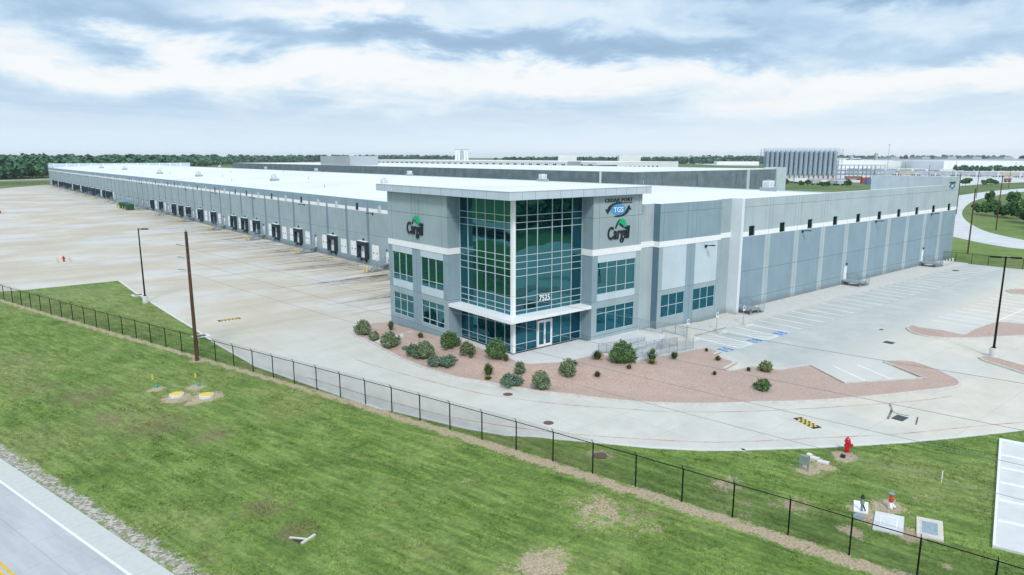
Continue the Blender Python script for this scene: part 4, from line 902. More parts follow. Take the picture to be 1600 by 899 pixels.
def side_stair(x, label):
    """deck from the door out towards the lot, steps going down along the wall from its outer half"""
    o = thing('side_stairs', label, 'stairs', (x, -.82, .15), 'steel stairs on the parking side'); H = .80; D = 2.9
    b = MB(); b.box(-1.1, .7, -D, 0, H-.05, H); b.box(-1.1, .7, -D, -D+.06, H-.24, H-.05); b.box(-1.1, -1.04, -D+.06, 0, H-.24, H-.05); b.box(.64, .7, -D+.06, 0, H-.24, H-.05); q = b.build('landing', M['galvanized'], None); q.parent = o
    b = MB()
    for i in range(1, 5): b.box(.7+.30*(i-1), .7+.30*i, -D+.05, -1.45, H-.16*i-.05, H-.16*i)
    q = b.build('treads', M['galvanized'], None); q.parent = o
    for y in (-D+.02, -1.42):
        b = MB(); b.quad((.7, y-.03, H), (2.0, y-.03, .10), (2.0, y-.03, -.02), (1.75, y-.03, -.02), (.7, y-.03, H-.28)); b.quad((.7, y+.03, H), (2.0, y+.03, .10), (2.0, y+.03, -.02), (1.75, y+.03, -.02), (.7, y+.03, H-.28)); b.quad((.7, y-.03, H), (2.0, y-.03, .1), (2.0, y+.03, .1), (.7, y+.03, H)); q = b.build('stringer', M['galvanized'], None); q.parent = o
        b = MB(); b.path([(.7, y, H), (.7, y, H+1.05), (2.0, y, 1.10), (2.0, y, 0)], .03)
        for i in range(1, 9): f = i/9; b.tube((.7+1.3*f, y, H-H*.9*f), (.7+1.3*f, y, H+1.0-H*.9*f), .011, n=4, cap=False)
        q = b.build('handrail', M['steel_grey'], None); q.parent = o
    b = MB(); b.path([(.66, -.1, H), (.66, -.1, H+1.05), (.66, -1.42, H+1.05)], .03)
    for i in range(1, 11): b.tube((.66, -.1-.13*i, H), (.66, -.1-.13*i, H+1.02), .012, n=4, cap=False)
    q = b.build('handrail', M['steel_grey'], None); q.parent = o
    for xx, yy in ((-1.05, -D+.05), (.62, -D+.05), (-1.05, -.2), (.62, -.2)): b = MB(); b.box(xx-.05, xx+.05, yy-.05, yy+.05, -.02, H-.05); q = b.build('leg', M['galvanized'], None); q.parent = o
    b = MB(); b.box(1.9, 3.0, -D, -1.3, -.02, .02); q = b.build('foot_pad', M['plaza_concrete'], None); q.parent = o
    return o
for i, x in enumerate(pd): side_stair(x, f'grey steel stairs with handrails at the {["nearest", "middle", "farthest"][i]} white door of the parking side')
# yellow bollards in pairs at the foot of each dock staircase
def bollard(loc, h, r, m_, label, group, name='bollard'):
    b = MB(); b.lathe([(r, 0), (r, h-.08), (r*.8, h-.02), (r*.3, h)], (0, 0, 0), 12); o = b.build(name, M[m_], None, smooth=True); o.location = loc; return tag(o, label, 'bollard', group)
for i, y in enumerate(SD):
    lab = f'yellow steel bollard of the pair before the {ORD[i]} dock staircase from the glass entrance block'
    for dy in (-.2, -1.3):
        if bol0 is None: bol0 = bollard((14.1, y+dy+.4, 0), 1.25, .09, 'yellow_paint', lab, 'yellow bollards along the docks'); o = bol0
        else: o = bol0.copy(); C.objects.link(o); o.location = (14.1, y+dy+.4, 0); o['label'] = lab
for i, x in enumerate((98.6, 100.0, 101.5, 103.0)):
    bollard((x, -3.9, .15), 1.15, .10, 'white_trim', ['white bollard nearest the far parking-side stairs', 'second white bollard from the far parking-side stairs', 'third white bollard from the far parking-side stairs', 'white bollard nearest the far corner of the parking wall'][i], 'white bollards at the far end of the parking wall')
# dumpsters beside the docks
for i, (y, lab) in enumerate(((255.5, 'dark green dumpster, the farther of two by the dock wall'), (245.5, 'dark green dumpster, the nearer of two by the dock wall'))):
    o = thing('dumpster', lab, 'dumpster', (13.2, y, 0), 'green dumpsters by the docks'); d = MB(); d.box(-1.1, 1.1, -3.1, 3.1, .15, 2.1); p = d.build('container', M['green_dark'], None); p.parent = o
    d = MB()
    for q in np.arange(-2.8, 2.9, .8): d.box(-1.16, -1.1, q-.06, q+.06, .2, 2.05)
    d.box(-1.15, 1.15, -3.15, 3.15, 2.1, 2.2); p = d.build('ribs', M['green_dark'], None); p.parent = o
    for q in (-.9, .9): b = bollard((11.4, y+q*2.4, 0), 1.2, .1, 'yellow_paint', f'yellow bollard in front of the {"farther" if i == 0 else "nearer"} green dumpster', 'yellow bollards at the dumpsters')
cmp_ = thing('trash_compactor', 'grey steel compactor with ramp against the dock wall beyond the green dumpsters', 'compactor', (16.4, 272, 0)); c = MB(); c.box(-2, 2.0, -4, 4, .1, 1.9); c.box(-1.2, 2.0, -7, -4, .1, 1.2); p = c.build('body', M['steel_grey'], None); p.parent = cmp_

# ------------------------------------------------------------------ roof units
def roof_z(x): return 12.0+(x-18.9)*(14.15-12.0)/46.1 if x < 65 else 14.15-(x-65)*(14.15-11.95)/45.8
def make_rtu(x, y, label):
    o = thing('rooftop_unit', label, 'rooftop unit', (x, y, roof_z(x)-.05), 'units standing on the white roof')
    b = MB(); b.box(-1.25, 1.25, -1.15, 1.15, 0, .85); p = b.build('curb_box', M['galvanized'], None); p.parent = o
    b = MB(); b.box(-.85, .85, -.8, .8, .85, 2.15); p = b.build('casing', M['far_white'], None); p.parent = o
    b = MB(); b.lathe([(.55, 2.15), (.62, 2.28), (.1, 2.36)], (0, 0, 0), 12); p = b.build('fan_hood', M['galvanized'], None); p.parent = o
    b = MB()
    for z in np.arange(1.05, 2.0, .2): b.box(-.87, -.85, -.65, .65, z, z+.06); b.box(-.65, .65, -.82, -.8, z, z+.06)
    p = b.build('grille', M['steel_grey'], None); p.parent = o; k = .95 if 1 < 0 or 'silos' in label or 'right half' in label else .85; o.scale = (k, k, k); return o
RTU = [(429, 283, 'grey rooftop unit on the white roof, nearest of the row above the docks'), (311, 276, 'second rooftop unit of the row above the docks, counted from the entrance block'), (250, 272, 'third rooftop unit of the row above the docks, counted from the entrance block'), (195, 265.5, 'fourth rooftop unit of the row above the docks, counted from the entrance block'), (159, 263, 'farthest rooftop unit of the row above the docks'),
       (848, 284, 'rooftop unit showing just above the entrance block roof, right half'), (640, 275, 'rooftop unit showing above the entrance block roof, left half'), (494, 267.5, 'rooftop unit on the far roof slope below the grey penthouse'), (415, 263, 'rooftop unit on the far roof slope, beside the start of the dark grey wall'), (343, 261, 'farthest rooftop unit on the far roof slope'), (1200, 299.5, 'rooftop unit at the right end of the roof in front of the silos'), (601, 292, 'rooftop unit half hidden behind the left corner of the entrance block roof')]
for px, py, lab in RTU:
    z = 12.8
    for _ in range(6): p = at(px, py, z); z = roof_z(min(max(p[0], 19), 110.5))
    make_rtu(p[0], p[1], lab)

# ------------------------------------------------------------------ chain-link fences
def fence(name, label, pts, H, group=None, arms=True, mesh=True):
    o = thing(name, label, 'fence', (pts[0][0], pts[0][1], 0), group); n = len(pts)
    P3 = [(x, y, float(gz(x, y))) for x, y in pts]; me = bpy.data.meshes.new('wire_mesh'); V = []; F = []; uv = []; d = 0
    if mesh:
        for i in range(n-1):
            a, b = P3[i], P3[i+1]; l = math.dist(a[:2], b[:2]); j = len(V)
            V += [(a[0], a[1], a[2]+.03), (b[0], b[1], b[2]+.03), (b[0], b[1], b[2]+H-.04), (a[0], a[1], a[2]+H-.04)]; F.append((j, j+1, j+2, j+3)); uv += [(d*8, 0), ((d+l)*8, 0), ((d+l)*8, H*8), (d*8, H*8)]; d += l
        V = [(x-o.location.x, y-o.location.y, z) for x, y, z in V]; me.from_pydata(V, [], F); me.materials.append(M['chain_link']); ul = me.uv_layers.new(name='UVMap'); ul.data.foreach_set('uv', np.array(uv, np.float32).ravel()); link('wire_mesh', me, o)
    r = MB(); r.path([(x, y, z+H) for x, y, z in P3], .030, n=6); r.build('top_rail', M['black_metal'], o)
    pb = MB(); pb.tube((0, 0, -.15), (0, 0, H+.03), .045, n=8)
    if arms: pb.tube((0, 0, H), (-.17, -.02, H+.30), .022, n=6)
    first = None
    for x, y, z in P3:
        if first is None: first = pb.build('post', M['black_metal'], None); q = first
        else: q = first.copy(); C.objects.link(q)
        q.parent = o; q.location = (x-o.location.x, y-o.location.y, z)
    if arms:
        w = MB()
        for f in (.4, .7, 1.0): w.path([(x-.17*f, y, z+H+.30*f) for x, y, z in P3], .005, n=4)
        w.build('barbed_wire', M['black_metal'], o)
    return o
def fslope(y): return float(np.polyval(np.polyder(FC), min(72, max(-42, y))))
yp_ = at(1139, 811)[1]; ys = [yp_]
while ys[-1] < 72: ys.append(ys[-1]+3.04/math.hypot(1, fslope(ys[-1])))
while ys[0] > -98: ys.insert(0, ys[0]-3.04/math.hypot(1, fslope(ys[0])))
fence('chain_link_fence', 'long black chain-link fence with angled post tops between the grass verge and the concrete yard', [(float(fx(y)), y) for y in ys], 2.05)
ye = [-.3-2.7*k for k in range(12)]
fence('chain_link_fence', 'low black chain-link fence across the far end of the parking lot', [(107.2, y) for y in ye], 1.9, arms=False)
fence('chain_link_fence', 'distant fence along the grass at the far end of the truck yard', [(float(a), float(b)) for a, b in zip(np.linspace(-110, 30, 36), np.linspace(470, 560, 36))], 2.2, arms=False)

# ------------------------------------------------------------------ lamp posts, utility poles, wires
def lamp_post(px, py, ptop, arm, label, group='black lamp posts'):
    x, y, _ = at(px, py); H = hgt(ptop, (x, y)); o = thing('lamp_post', label, 'lamp post', (x, y, 0), group)
    b = MB(); b.lathe([(.36, -.1), (.36, .92), (.31, .96)], (0, 0, 0), 18); q = b.build('concrete_base', M['pad_concrete'], None); q.parent = o
    b = MB(); b.box(-.2, .2, -.2, .2, .96, 1.02); b.tube((0, 0, 1.0), (0, 0, H), .115, .075, n=8); q = b.build('pole', M['black_metal'], None); q.parent = o
    for ux, uy in arm:
        b = MB(); b.tube((0, 0, H-.12), (ux*.45, uy*.45, H-.08), .045); b.obox((ux*.85, uy*.85), (ux, uy), .45, .21, H-.16, H-.02); q = b.build('lamp_head', M['black_metal'], None); q.parent = o
    return o
lamp_post(227.5, 473, 357, [(.77, -.64)], 'black one-armed lamp post at the edge of the grass triangle by the truck yard')
lamp_post(1551, 558, 401, [(-.45, .89), (.45, -.89)], 'black lamp post with two lamp heads on a gravel island of the parking lot')
def pole(px, py, ptop, label, ins=(), lean=(0, 0), r=.17, group='wooden power poles'):
    x, y, _ = at(px, py); H = hgt(ptop, (x, y)); o = thing('utility_pole', label, 'power pole', (x, y, 0), group)
    b = MB(); b.tube((0, 0, -.3), (lean[0], lean[1], H), r, r*.72, n=10); q = b.build('pole', M['wood_pole'], None); q.parent = o
    for z in ins:
        b = MB(); f = z/H; c = (lean[0]*f, lean[1]*f, z); e = (c[0]-.95, c[1]+.25, z+.12)
        b.tube(c, (c[0]-.35, c[1]+.09, z+.03), .03); b.tube((c[0]-.30, c[1]+.08, z+.02), e, .055, n=8)
        for k in range(3): t = .40+k*.18; b.tube((c[0]-t, c[1]+.25*t, z+.05+.06*k), (c[0]-t-.05, c[1]+.25*t+.02, z+.06+.06*k), .10, n=8)
        q = b.build('insulator', M['galvanized'], None); q.parent = o
    b = MB(); b.tube((lean[0], lean[1], H), (lean[0], lean[1], H+.28), .05); q = b.build('top_insulator', M['galvanized'], None); q.parent = o
    return o, (x, y, H)
p1, (x1, y1, H1) = pole(308, 563, 362, 'brown wooden power pole with side insulators standing by the fence in the left foreground', ins=(11.55, 10.35, 9.15), r=.19)
x2, y2 = x1+13.2, y1-88.0
p2 = thing('utility_pole', 'wooden power pole carrying the wires past the entrance', 'power pole', (x2, y2, 0)); b = MB(); b.tube((0, 0, -.3), (0, 0, 12.9), .19, .14, n=10); q = b.build('pole', M['wood_pole'], None); q.parent = p2
def wire(a, b_, sag, label, r=.009, cat='wire', group='overhead wires'):
    P = []
    for i in range(25): t = i/24; P.append(tuple(Vector(a).lerp(Vector(b_), t)-Vector((0, 0, sag*4*t*(1-t)))))
    m_ = MB(); m_.path(P, r, n=5); o = m_.build('overhead_wire', M['cable']); return tag(o, label, cat, group)
for i, (z, ox, lab) in enumerate(((13.0, 0, 'highest of the thin wires running from the brown foreground pole past the entrance'), (11.65, -.95, 'second wire from the top between the brown foreground pole and the right edge'), (10.45, -.95, 'third wire from the top between the brown foreground pole and the right edge'), (9.25, -.95, 'lowest of the wires running from the brown foreground pole past the entrance'))):
    wire((x1+ox, y1-ox*.26, z), (x2+ox, y2-ox*.26, z), .75, lab)
RP = []
for px, py, pt, lab in ((1512, 396, 294.4, 'bare dark pole standing on the grass just behind the end fence of the parking lot'), (1556, 359.6, 275, 'leaning-looking power pole on the grass in front of the shrub thicket at right'), (1494, 334.8, 269.7, 'power pole rising beside the far corner of the parking wall'), (1525, 310, 263, 'power pole by the far bend of the access road'), (1575.4, 295, 268, 'power pole behind the shrub thicket near the rail line')):
    RP.append(pole(px, py, pt, lab, r=.16)[1])
for a, b_, lab in ((1, 2, 'wire from the pole before the thicket to the pole beside the warehouse corner'), (2, 3, 'wire between the pole at the warehouse corner and the pole at the road bend'), (1, 4, 'wire from the pole before the thicket to the pole behind it')):
    A, B_ = RP[a], RP[b_]; wire((A[0], A[1], A[2]), (B_[0], B_[1], B_[2]), .8, lab, r=.025)
A = RP[1]; wire((A[0], A[1], A[2]-.2), (A[0]-15, A[1]-60, A[2]-1), 1.0, 'upper wire leaving the thicket pole to the right', r=.025); wire((A[0], A[1], A[2]-1.6), (A[0]-15, A[1]-60, A[2]-2.6), 1.0, 'lower wire leaving the thicket pole to the right', r=.025)

# ------------------------------------------------------------------ hydrants, valves, lids, pads, signs
def hydrant(x, y, m_, label, z=0.0, s=1.0):
    o = thing('fire_hydrant', label, 'hydrant', (x, y, z))
    b = MB(); b.lathe([(.13*s, -.05), (.13*s, .12*s), (.19*s, .13*s), (.19*s, .17*s), (.13*s, .18*s), (.13*s, .62*s), (.18*s, .63*s), (.18*s, .68*s), (.16*s, .70*s), (.14*s, .80*s), (.08*s, .88*s), (.04*s, .89*s), (.04*s, .96*s)], (0, 0, 0), 14); q = b.build('barrel', M[m_], None, smooth=False); q.parent = o
    for dx, dy, r in ((1, 0, .07), (-1, 0, .07), (0, -1, .10)):
        b = MB(); b.tube((0, 0, .48*s), (dx*.25*s, dy*.25*s, .48*s), r*s, n=10); b.tube((dx*.25*s, dy*.25*s, .48*s), (dx*.29*s, dy*.29*s, .48*s), r*1.25*s, n=6); q = b.build('nozzle', M[m_], None); q.parent = o
    return o
x, y, _ = at(1323, 706); hydrant(x, y, 'red_paint', 'bright red fire hydrant on the grass edge beside the drive at right', s=1.15)
for (px, py), lab in (((100, 409), 'red fire hydrant guarded by yellow posts alone in the truck yard'), ((1, 334), 'distant red hydrant with yellow posts at the left edge of the truck yard')):
    x, y, _ = at(px, py); hydrant(x, y, 'red_paint', lab, s=1.2)
    for dx, dy in ((-1, -1), (1, -1), (-1, 1), (1, 1)): bollard((x+dx*1.0, y+dy*1.0, 0), .95, .055, 'yellow_paint', 'yellow bollard around the '+('lone red hydrant in the truck yard' if px == 100 else 'hydrant at the far left of the yard'), 'yellow posts around the hydrants')
def on_ground(o): o.location.z = float(gz(o.location.x, o.location.y)); return o
x, y, _ = at(1346, 800); o = thing('indicator_valve', 'dark upright indicator valve on a small white pad by the fence', 'valve', (x, y, .08))
b = MB(); b.tube((0, 0, 0), (0, 0, .75), .07, n=10); b.lathe([(.12, .45), (.12, .55)], (0, 0, 0), 10); q = b.build('valve_body', M['steel_grey'], None); q.parent = o
b = MB(); b.tube((0, 0, .75), (0, 0, .98), .11, .07, n=10); b.tube((.0, .0, .5), (.02, -.2, .05), .04); q = b.build('indicator_head', M['rubber_black'], None); q.parent = o
x, y, _ = at(1391, 794.5); o = thing('fire_department_connection', 'orange and white valve stand with twin inlets on bare soil by the fence', 'valve', (x, y, -.03))
b = MB(); b.tube((0, 0, 0), (0, 0, .42), .12, n=12); b.tube((-.02, 0, .36), (-.24, -.14, .14), .07); b.tube((.02, 0, .36), (.16, -.18, .12), .07); q = b.build('inlet_body', M['white_trim'], None); q.parent = o
b = MB(); b.lathe([(.08, .42), (.12, .45), (.12, .66), (.16, .67), (.16, .71), (.11, .72), (.10, .92)], (0, 0, 0), 12); q = b.build('valve_body', M['orange_red'], None); q.parent = o
b = MB(); b.lathe([(.17, .92), (.17, .97), (.06, 1.02)], (0, 0, 0), 12); b.lathe([(.14, .665), (.165, .69), (.14, .715)], (0, 0, 0), 12); q = b.build('handwheel', M['steel_grey'], None); q.parent = o
zpd = zp(1220, 670, 3.926)
def pad(name, px, m_, label, cat, h=.05, inner=None, lidm='pad_concrete'):
    P = [Vector(at(*zpd(*p))[:2]) for p in px]; c = sum(P, Vector((0, 0)))/len(P); z = -.06
    o = thing(name, label, cat, (c.x, c.y, z)); b = MB(); b.prism([tuple(p-c) for p in P], -.1, h+.06); q = b.build('slab', M[m_], None); q.parent = o
    if inner: b = MB(); b.prism([tuple((p-c)*inner) for p in P], h+.06, h+.075); q = b.build('hatch_rim', M['white_trim'] if lidm == 'pad_concrete' else M['curb_concrete'], None); q.parent = o; b = MB(); b.prism([tuple((p-c)*inner*.88) for p in P], h+.075, h+.085); q = b.build('hatch', M[lidm], None); q.parent = o
    return o
pad('utility_pad', [(580, 508), (758, 545), (750, 655), (562, 620)], 'pad_concrete', 'white concrete vault lid with square hatch behind the fence, left of the tan one', 'vault lid', inner=.58)
pad('utility_pad', [(832, 542), (993, 573), (1000, 697), (832, 660)], 'pad_tan', 'tan rimmed concrete vault lid, right of the white one behind the fence', 'vault lid', inner=.68, lidm='galvanized')
pad('utility_pad', [(447, 443), (537, 458), (535, 520), (447, 506)], 'white_paint', 'small white square pad under the dark indicator valve', 'pad', h=.06)
b = MB(); x, y, _ = at(*zpd(481, 535)); b.prism([(x+.42*math.cos(a), y+.30*math.sin(a)) for a in np.linspace(0, 2*math.pi, 13)[:-1]], -.04, .0); tag(b.build('valve_cover', M['steel_grey']), 'flat dark grey oval cover on bare soil in front of the small white pad', 'cover')
# the neighbouring slab at the right edge: stall markings on pale concrete
SLP = [(1340, 70), (1800, 160), (1800, 850), (1297, 728)]
b = MB(); P = [at(*zpd(*p))[:2] for p in SLP]; b.cur = 0; b.prism(P, -.2, .10)
A = [Vector(p) for p in P]
def inl(u, v): return (A[0].lerp(A[1], u)).lerp(A[3].lerp(A[2], u), v)
for v0, v1, u0, u1 in [(.0, .022, .0, 1), (.022, 1, .0, .035)]: q = [inl(u0, v0), inl(u1, v0), inl(u1, v1), inl(u0, v1)]; b.prism([tuple(t) for t in q], .10, .16, mi=1)
for v in (.18, .32, .47, .63, .80): q = [inl(.05, v), inl(1, v-.01), inl(1, v+.008), inl(.05, v+.018)]; b.prism([tuple(t) for t in q], .10, .108, mi=1)
struct(b.build('parking_slab', [M['plaza_concrete'], M['white_line']]))
def box_thing(name, px, py, hx, hy, h, m_, label, cat, rot=0, z=-.03):
    x, y, _ = at(px, py); b = MB(); b.obox((0, 0), (math.cos(rot), math.sin(rot)), hx, hy, 0, h); b.obox((0, 0), (math.cos(rot), math.sin(rot)), hx*.86, hy*.86, h, h+.012); o = b.build(name, M[m_], None); o.location = (x, y, z); return tag(o, label, cat)
box_thing('meter_box', 1271, 716, .36, .20, .10, 'pad_concrete', 'pale meter box lid in bare soil beside the grey cabinet, farther from the hydrant', 'meter box', rot=-1.3)
box_thing('meter_box', 1286, 722.5, .36, .20, .10, 'pad_concrete', 'pale meter box lid in bare soil, nearer the red hydrant of the two', 'meter box', rot=-1.3)
box_thing('junction_box', 1317, 714.5, .12, .12, .22, 'rubber_black', 'small black box on the bare soil in front of the red hydrant', 'box')
x, y, _ = at(1262, 736); o = thing('control_pedestal', 'grey electrical cabinet on two posts standing in bare soil near the red hydrant', 'cabinet', (x, y, -.03))
b = MB(); b.box(-.05, .05, -.05, .05, 0, 1.1); b.box(-.05, .05, .40, .50, 0, 1.0); q = b.build('post', M['galvanized'], None); q.parent = o
b = MB(); b.box(-.16, -.05, -.12, .55, .42, 1.02); q = b.build('cabinet', M['galvanized'], None); q.parent = o; b = MB(); b.box(-.1, .12, -.16, .12, 1.1, 1.22); q = b.build('cap', M['white_trim'], None); q.parent = o
for px, py, r, m_, lab in ((793.5, 616.5, .42, 'lid_iron', 'rusty manhole cover in the drive beside the kerb of the gravel bed'), (857, 661, .40, 'lid_iron', 'dark manhole cover in the middle of the drive'), (938, 712, .48, 'lid_iron', 'dark manhole cover in the grass strip between fence and drive')):
    x, y, _ = at(px, py); b = MB(); b.cur = 0; b.lathe([(r, -.02), (r, .012)], (0, 0, 0), 20); b.lathe([(r*.86, .012), (r*.86, .018), (r*.8, .018)], (0, 0, 0), 20); o = b.build('manhole_cover', M[m_], None); o.location = (x, y, .0); tag(o, lab, 'manhole cover')
for px, py, hx, hy, lab in ((1406, 653.5, .62, .42, 'dark square drain grate in the stained part of the drive'), (1389, 535.5, .5, .5, 'drain grate between the parking rows'), (1377, 515.3, .25, .2, 'small dark drain cover in the lane in front of the parking rows'), (1493, 423, .6, .5, 'drain grate at the far end of the parking stalls')):
    x, y, _ = at(px, py); b = MB(); b.box(-hx, hx, -hy, hy, -.02, .010)
    for k in range(6): q = -hx*.9+k*hx*.34; b.box(q, q+hx*.12, -hy*.9, hy*.9, .010, .02)
    o = b.build('drain_grate', M['grate'], None); o.location = (x, y, 0); tag(o, lab, 'drain grate')
for px, py, hx, hy, lab in ((216, 461.5, .85, .7, 'pale storm inlet slab at the corner of the grass triangle by the lamp post'), (314, 525.5, .9, .7, 'pale storm inlet slab behind the brown power pole')):
    x, y, _ = at(px, py); o = thing('storm_inlet', lab, 'storm inlet', (x, y, 0)); b = MB(); b.box(-hx, hx, -hy, hy, -.02, .06); q = b.build('slab', M['pad_concrete'], None); q.parent = o; b = MB(); b.box(-.5, .5, -.45, .45, .06, .07); q = b.build('lid', M['lid_iron'], None); q.parent = o
def hump(a, b_, w, label):
    A = Vector(at(*a)); B_ = Vector(at(*b_)); d = B_-A; l = d.length; c = (A+B_)/2; o = thing('speed_hump', label, 'speed bump', (c.x, c.y, 0), 'yellow and black speed bumps'); u = (d.x/l, d.y/l); n = max(10, int(l/.2)); 
    for nm, m_, par in (('black_segment', 'rubber_black', 0), ('yellow_segment', 'yellow_paint', 1)):
        b = MB()
        for i in range(n):
            for j in range(4):
                if (i+j) % 2 != par and 0 < i < n-1 or (par == 0 and i in (0, n-1)): s = -l/2+l*(i+.5)/n; b.obox((u[0]*s-u[1]*(j-1.5)*w/4, u[1]*s+u[0]*(j-1.5)*w/4), u, l/n/2, w/8, -.01, .04)
        q = b.build(nm, M[m_], None); q.parent = o
hump((1246, 653.5), (1277, 669.5), .75, 'yellow and black speed bump across the drive, right of the gravel bed'); hump((341, 502), (375, 497.5), .8, 'yellow and black speed bump in the truck yard beside the brown power pole')
# oil stain by the drain
b = MB(); ribbon(b, smooth([at(*p)[:2] for p in [(1390, 632), (1393, 641), (1387, 655)]], 4), .18, .001, .004); ribbon(b, smooth([at(*p)[:2] for p in [(1392, 642), (1404, 647), (1420, 650)]], 4), .14, .001, .004); ribbon(b, [at(1434, 652)[:2], at(1431, 664)[:2]], .12, .001, .004)
linemat('crack_seal', (.12, .12, .12), .35, .6); struct(b.build('crack_seal', M['crack_seal']))
# accessible parking signs and wheel stops
for i, (x, lab) in enumerate(((20.2, 'blue and white accessible parking sign nearest the entrance ramp'), (25.7, 'middle of the three accessible parking signs on posts'), (31.15, 'accessible parking sign nearest the first steel stairs'))):
    o = thing('parking_sign', lab, 'sign', (x, -5.6, .0), 'accessible parking signs'); b = MB(); b.tube((0, 0, 0), (0, 0, 2.25), .035, n=6); q = b.build('post', M['galvanized'], None); q.parent = o
    b = MB(); b.cur = 0; b.box(-.2, .2, -.06, -.04, 1.75, 2.35); b.box(-.13, .13, -.066, -.06, 1.95, 2.28, mi=1); b.lathe([(.05, 0), (.05, .01)], (0, 0, 0), 3); q = b.build('sign_plate', [M['white_trim'], M['sign_blue']], None); q.parent = o
for x, lab in ((20.6, 'concrete wheel stop before the stall nearest the entrance ramp'), (26.0, 'concrete wheel stop of the middle accessible stall'), (31.3, 'concrete wheel stop of the accessible stall nearest the first steel stairs')):
    b = MB(); b.prism([(-.9, -.1), (.9, -.1), (.9, .1), (-.9, .1)], 0, .12); b.prism([(-.85, -.06), (.85, -.06), (.85, .06), (-.85, .06)], .12, .15); o = b.build('wheel_stop', M['pad_concrete'], None); o.location = (x, -6.35, .0); tag(o, lab, 'wheel stop', 'concrete wheel stops')
# entrance ramp: two concrete runs with picket railings
A = Vector(at(994.5, 565.7, .9)[:2]); B_ = Vector(at(1084, 546.5, .15)[:2]); d = (B_-A).normalized(); nrm = Vector((-d.y, d.x)); L = (B_-A).length
rm = MB()
def ramp(off, w, za, zb_, l0=0, l1=L):
    p = [A+d*l0+nrm*off, A+d*l1+nrm*off, A+d*l1+nrm*(off+w), A+d*l0+nrm*(off+w)]; zz = [za, zb_, zb_, za]
    rm.quad(*[(q.x, q.y, z) for q, z in zip(p, zz)])
    for i in range(4): j = (i+1) % 4; rm.quad((*p[i], -.1), (*p[j], -.1), (*p[j], zz[j]), (*p[i], zz[i]))
ramp(0, 1.7, 1.2, .16); ramp(1.75, 1.6, 1.2, .5, -1.0, L*.62); struct(rm.build('entrance_ramp', M['plaza_concrete']))
def railing(pts, label, H=1.05):
    o = thing('railing', label, 'railing', pts[0], 'grey picket railings of the entrance ramp'); b = MB(); p = MB(); po = MB()
    for a, c in zip(pts[:-1], pts[1:]):
        a = Vector(a); c = Vector(c); l = (c-a).length; up = Vector((0, 0, 1)); b.tube(a+up*H, c+up*H, .030, n=6); b.tube(a+up*.12, c+up*.12, .022, n=6); b.tube(a+up*(H-.14), c+up*(H-.14), .02, n=6)
        for k in range(int(l/.13)): q = a.lerp(c, (k+.5)/int(l/.13)); p.tube(q+up*.12, q+up*(H-.14), .013, n=4, cap=False)
        for k in range(int(l/1.5)+1): q = a.lerp(c, k/(int(l/1.5)+1)); MB().tube(q-up*.05, q+up*H, .030, n=6).build('post', M['galvanized'], o)
    MB().tube(Vector(pts[-1]), Vector(pts[-1])+Vector((0, 0, H)), .030, n=6).build('post', M['galvanized'], o)
    b.build('rails', M['steel_grey'], o); p.build('pickets', M['steel_grey'], o)
def rpnt(l, off, z): q = A+d*l+nrm*off; return (q.x, q.y, z)
railing([rpnt(-.4, .08, 1.2), rpnt(L, .08, .18)], 'outer picket railing of the entrance ramp, beside the gravel bed')
railing([rpnt(-.2, 1.72, 1.2), rpnt(L*.95, 1.72, .2)], 'middle picket railing between the two runs of the entrance ramp')
railing([rpnt(-1.6, 3.35, 1.2), rpnt(L*.60, 3.35, .55)], 'inner picket railing of the entrance ramp')
railing([(15.95, -2.4, 1.2), (16.35, -5.2, 1.2)], 'short picket railing at the right end of the entrance block wall', 1.1); railing([(19.3, -3.1, .55), (19.6, -6.0, .45)], 'short picket railing across the path beside the window bay', 1.1)
# lift-station lids and marker posts in the grass, culvert head
for px, py, lab in ((276, 614.5, 'round white manhole riser with a yellow lid in the grass, left of the pair'), (322.5, 616.5, 'round white manhole riser with a yellow lid in the grass, right of the pair')):
    x, y, _ = at(px, py); z = float(gz(x, y)); o = thing('manhole_riser', lab, 'manhole', (x, y, z), 'yellow-topped manhole risers'); b = MB(); b.lathe([(.62, -.1), (.60, .19), (.58, .21)], (0, 0, 0), 22); q = b.build('riser', M['pad_concrete'], None); q.parent = o
    b = MB(); b.lathe([(.52, .21), (.52, .235), (.45, .25)], (0, 0, 0), 22); q = b.build('lid', M['yellow_paint'], None); q.parent = o
for px, py, lab in ((241, 601, 'yellow marker flag over a teal cap in the grass, left of the risers'), (308, 600, 'yellow marker flag over a teal cap in the grass, behind the risers')):
    x, y, _ = at(px, py); o = thing('marker_post', lab, 'marker', (x, y, float(gz(x, y))), 'yellow marker flags'); b = MB(); b.tube((0, 0, 0), (-.1, 0, 1.15), .015, n=5); q = b.build('stake', M['teal_plastic'], None); q.parent = o
    b = MB(); b.box(-.16, -.04, -.03, .03, .75, 1.2); q = b.build('flag', M['yellow_paint'], None); q.parent = o; b = MB(); b.lathe([(.14, 0), (.14, .16), (.08, .22)], (.12, -.1, 0), 12); q = b.build('cap', M['teal_plastic'], None); q.parent = o
A2 = Vector(at(452, 836)[:2]); B2_ = Vector(at(492, 832)[:2]); C2 = Vector(at(471, 846)[:2]); z = float(gz(A2.x, A2.y))
o = thing('culvert_head', 'small pale concrete culvert headwall sunk in the wet grass of the verge', 'culvert', (C2.x, C2.y, z)); b = MB()
ribbon(b, [tuple(B2_-C2), (0, 0)], .15, -.2, .10); q = b.build('headwall', M['pad_tan'], None); q.parent = o; mid = (B2_-C2)*.5; b = MB(); ribbon(b, [tuple(mid), tuple(A2-C2)], .12, -.2, .07); q = b.build('wing', M['pad_tan'], None); q.parent = o
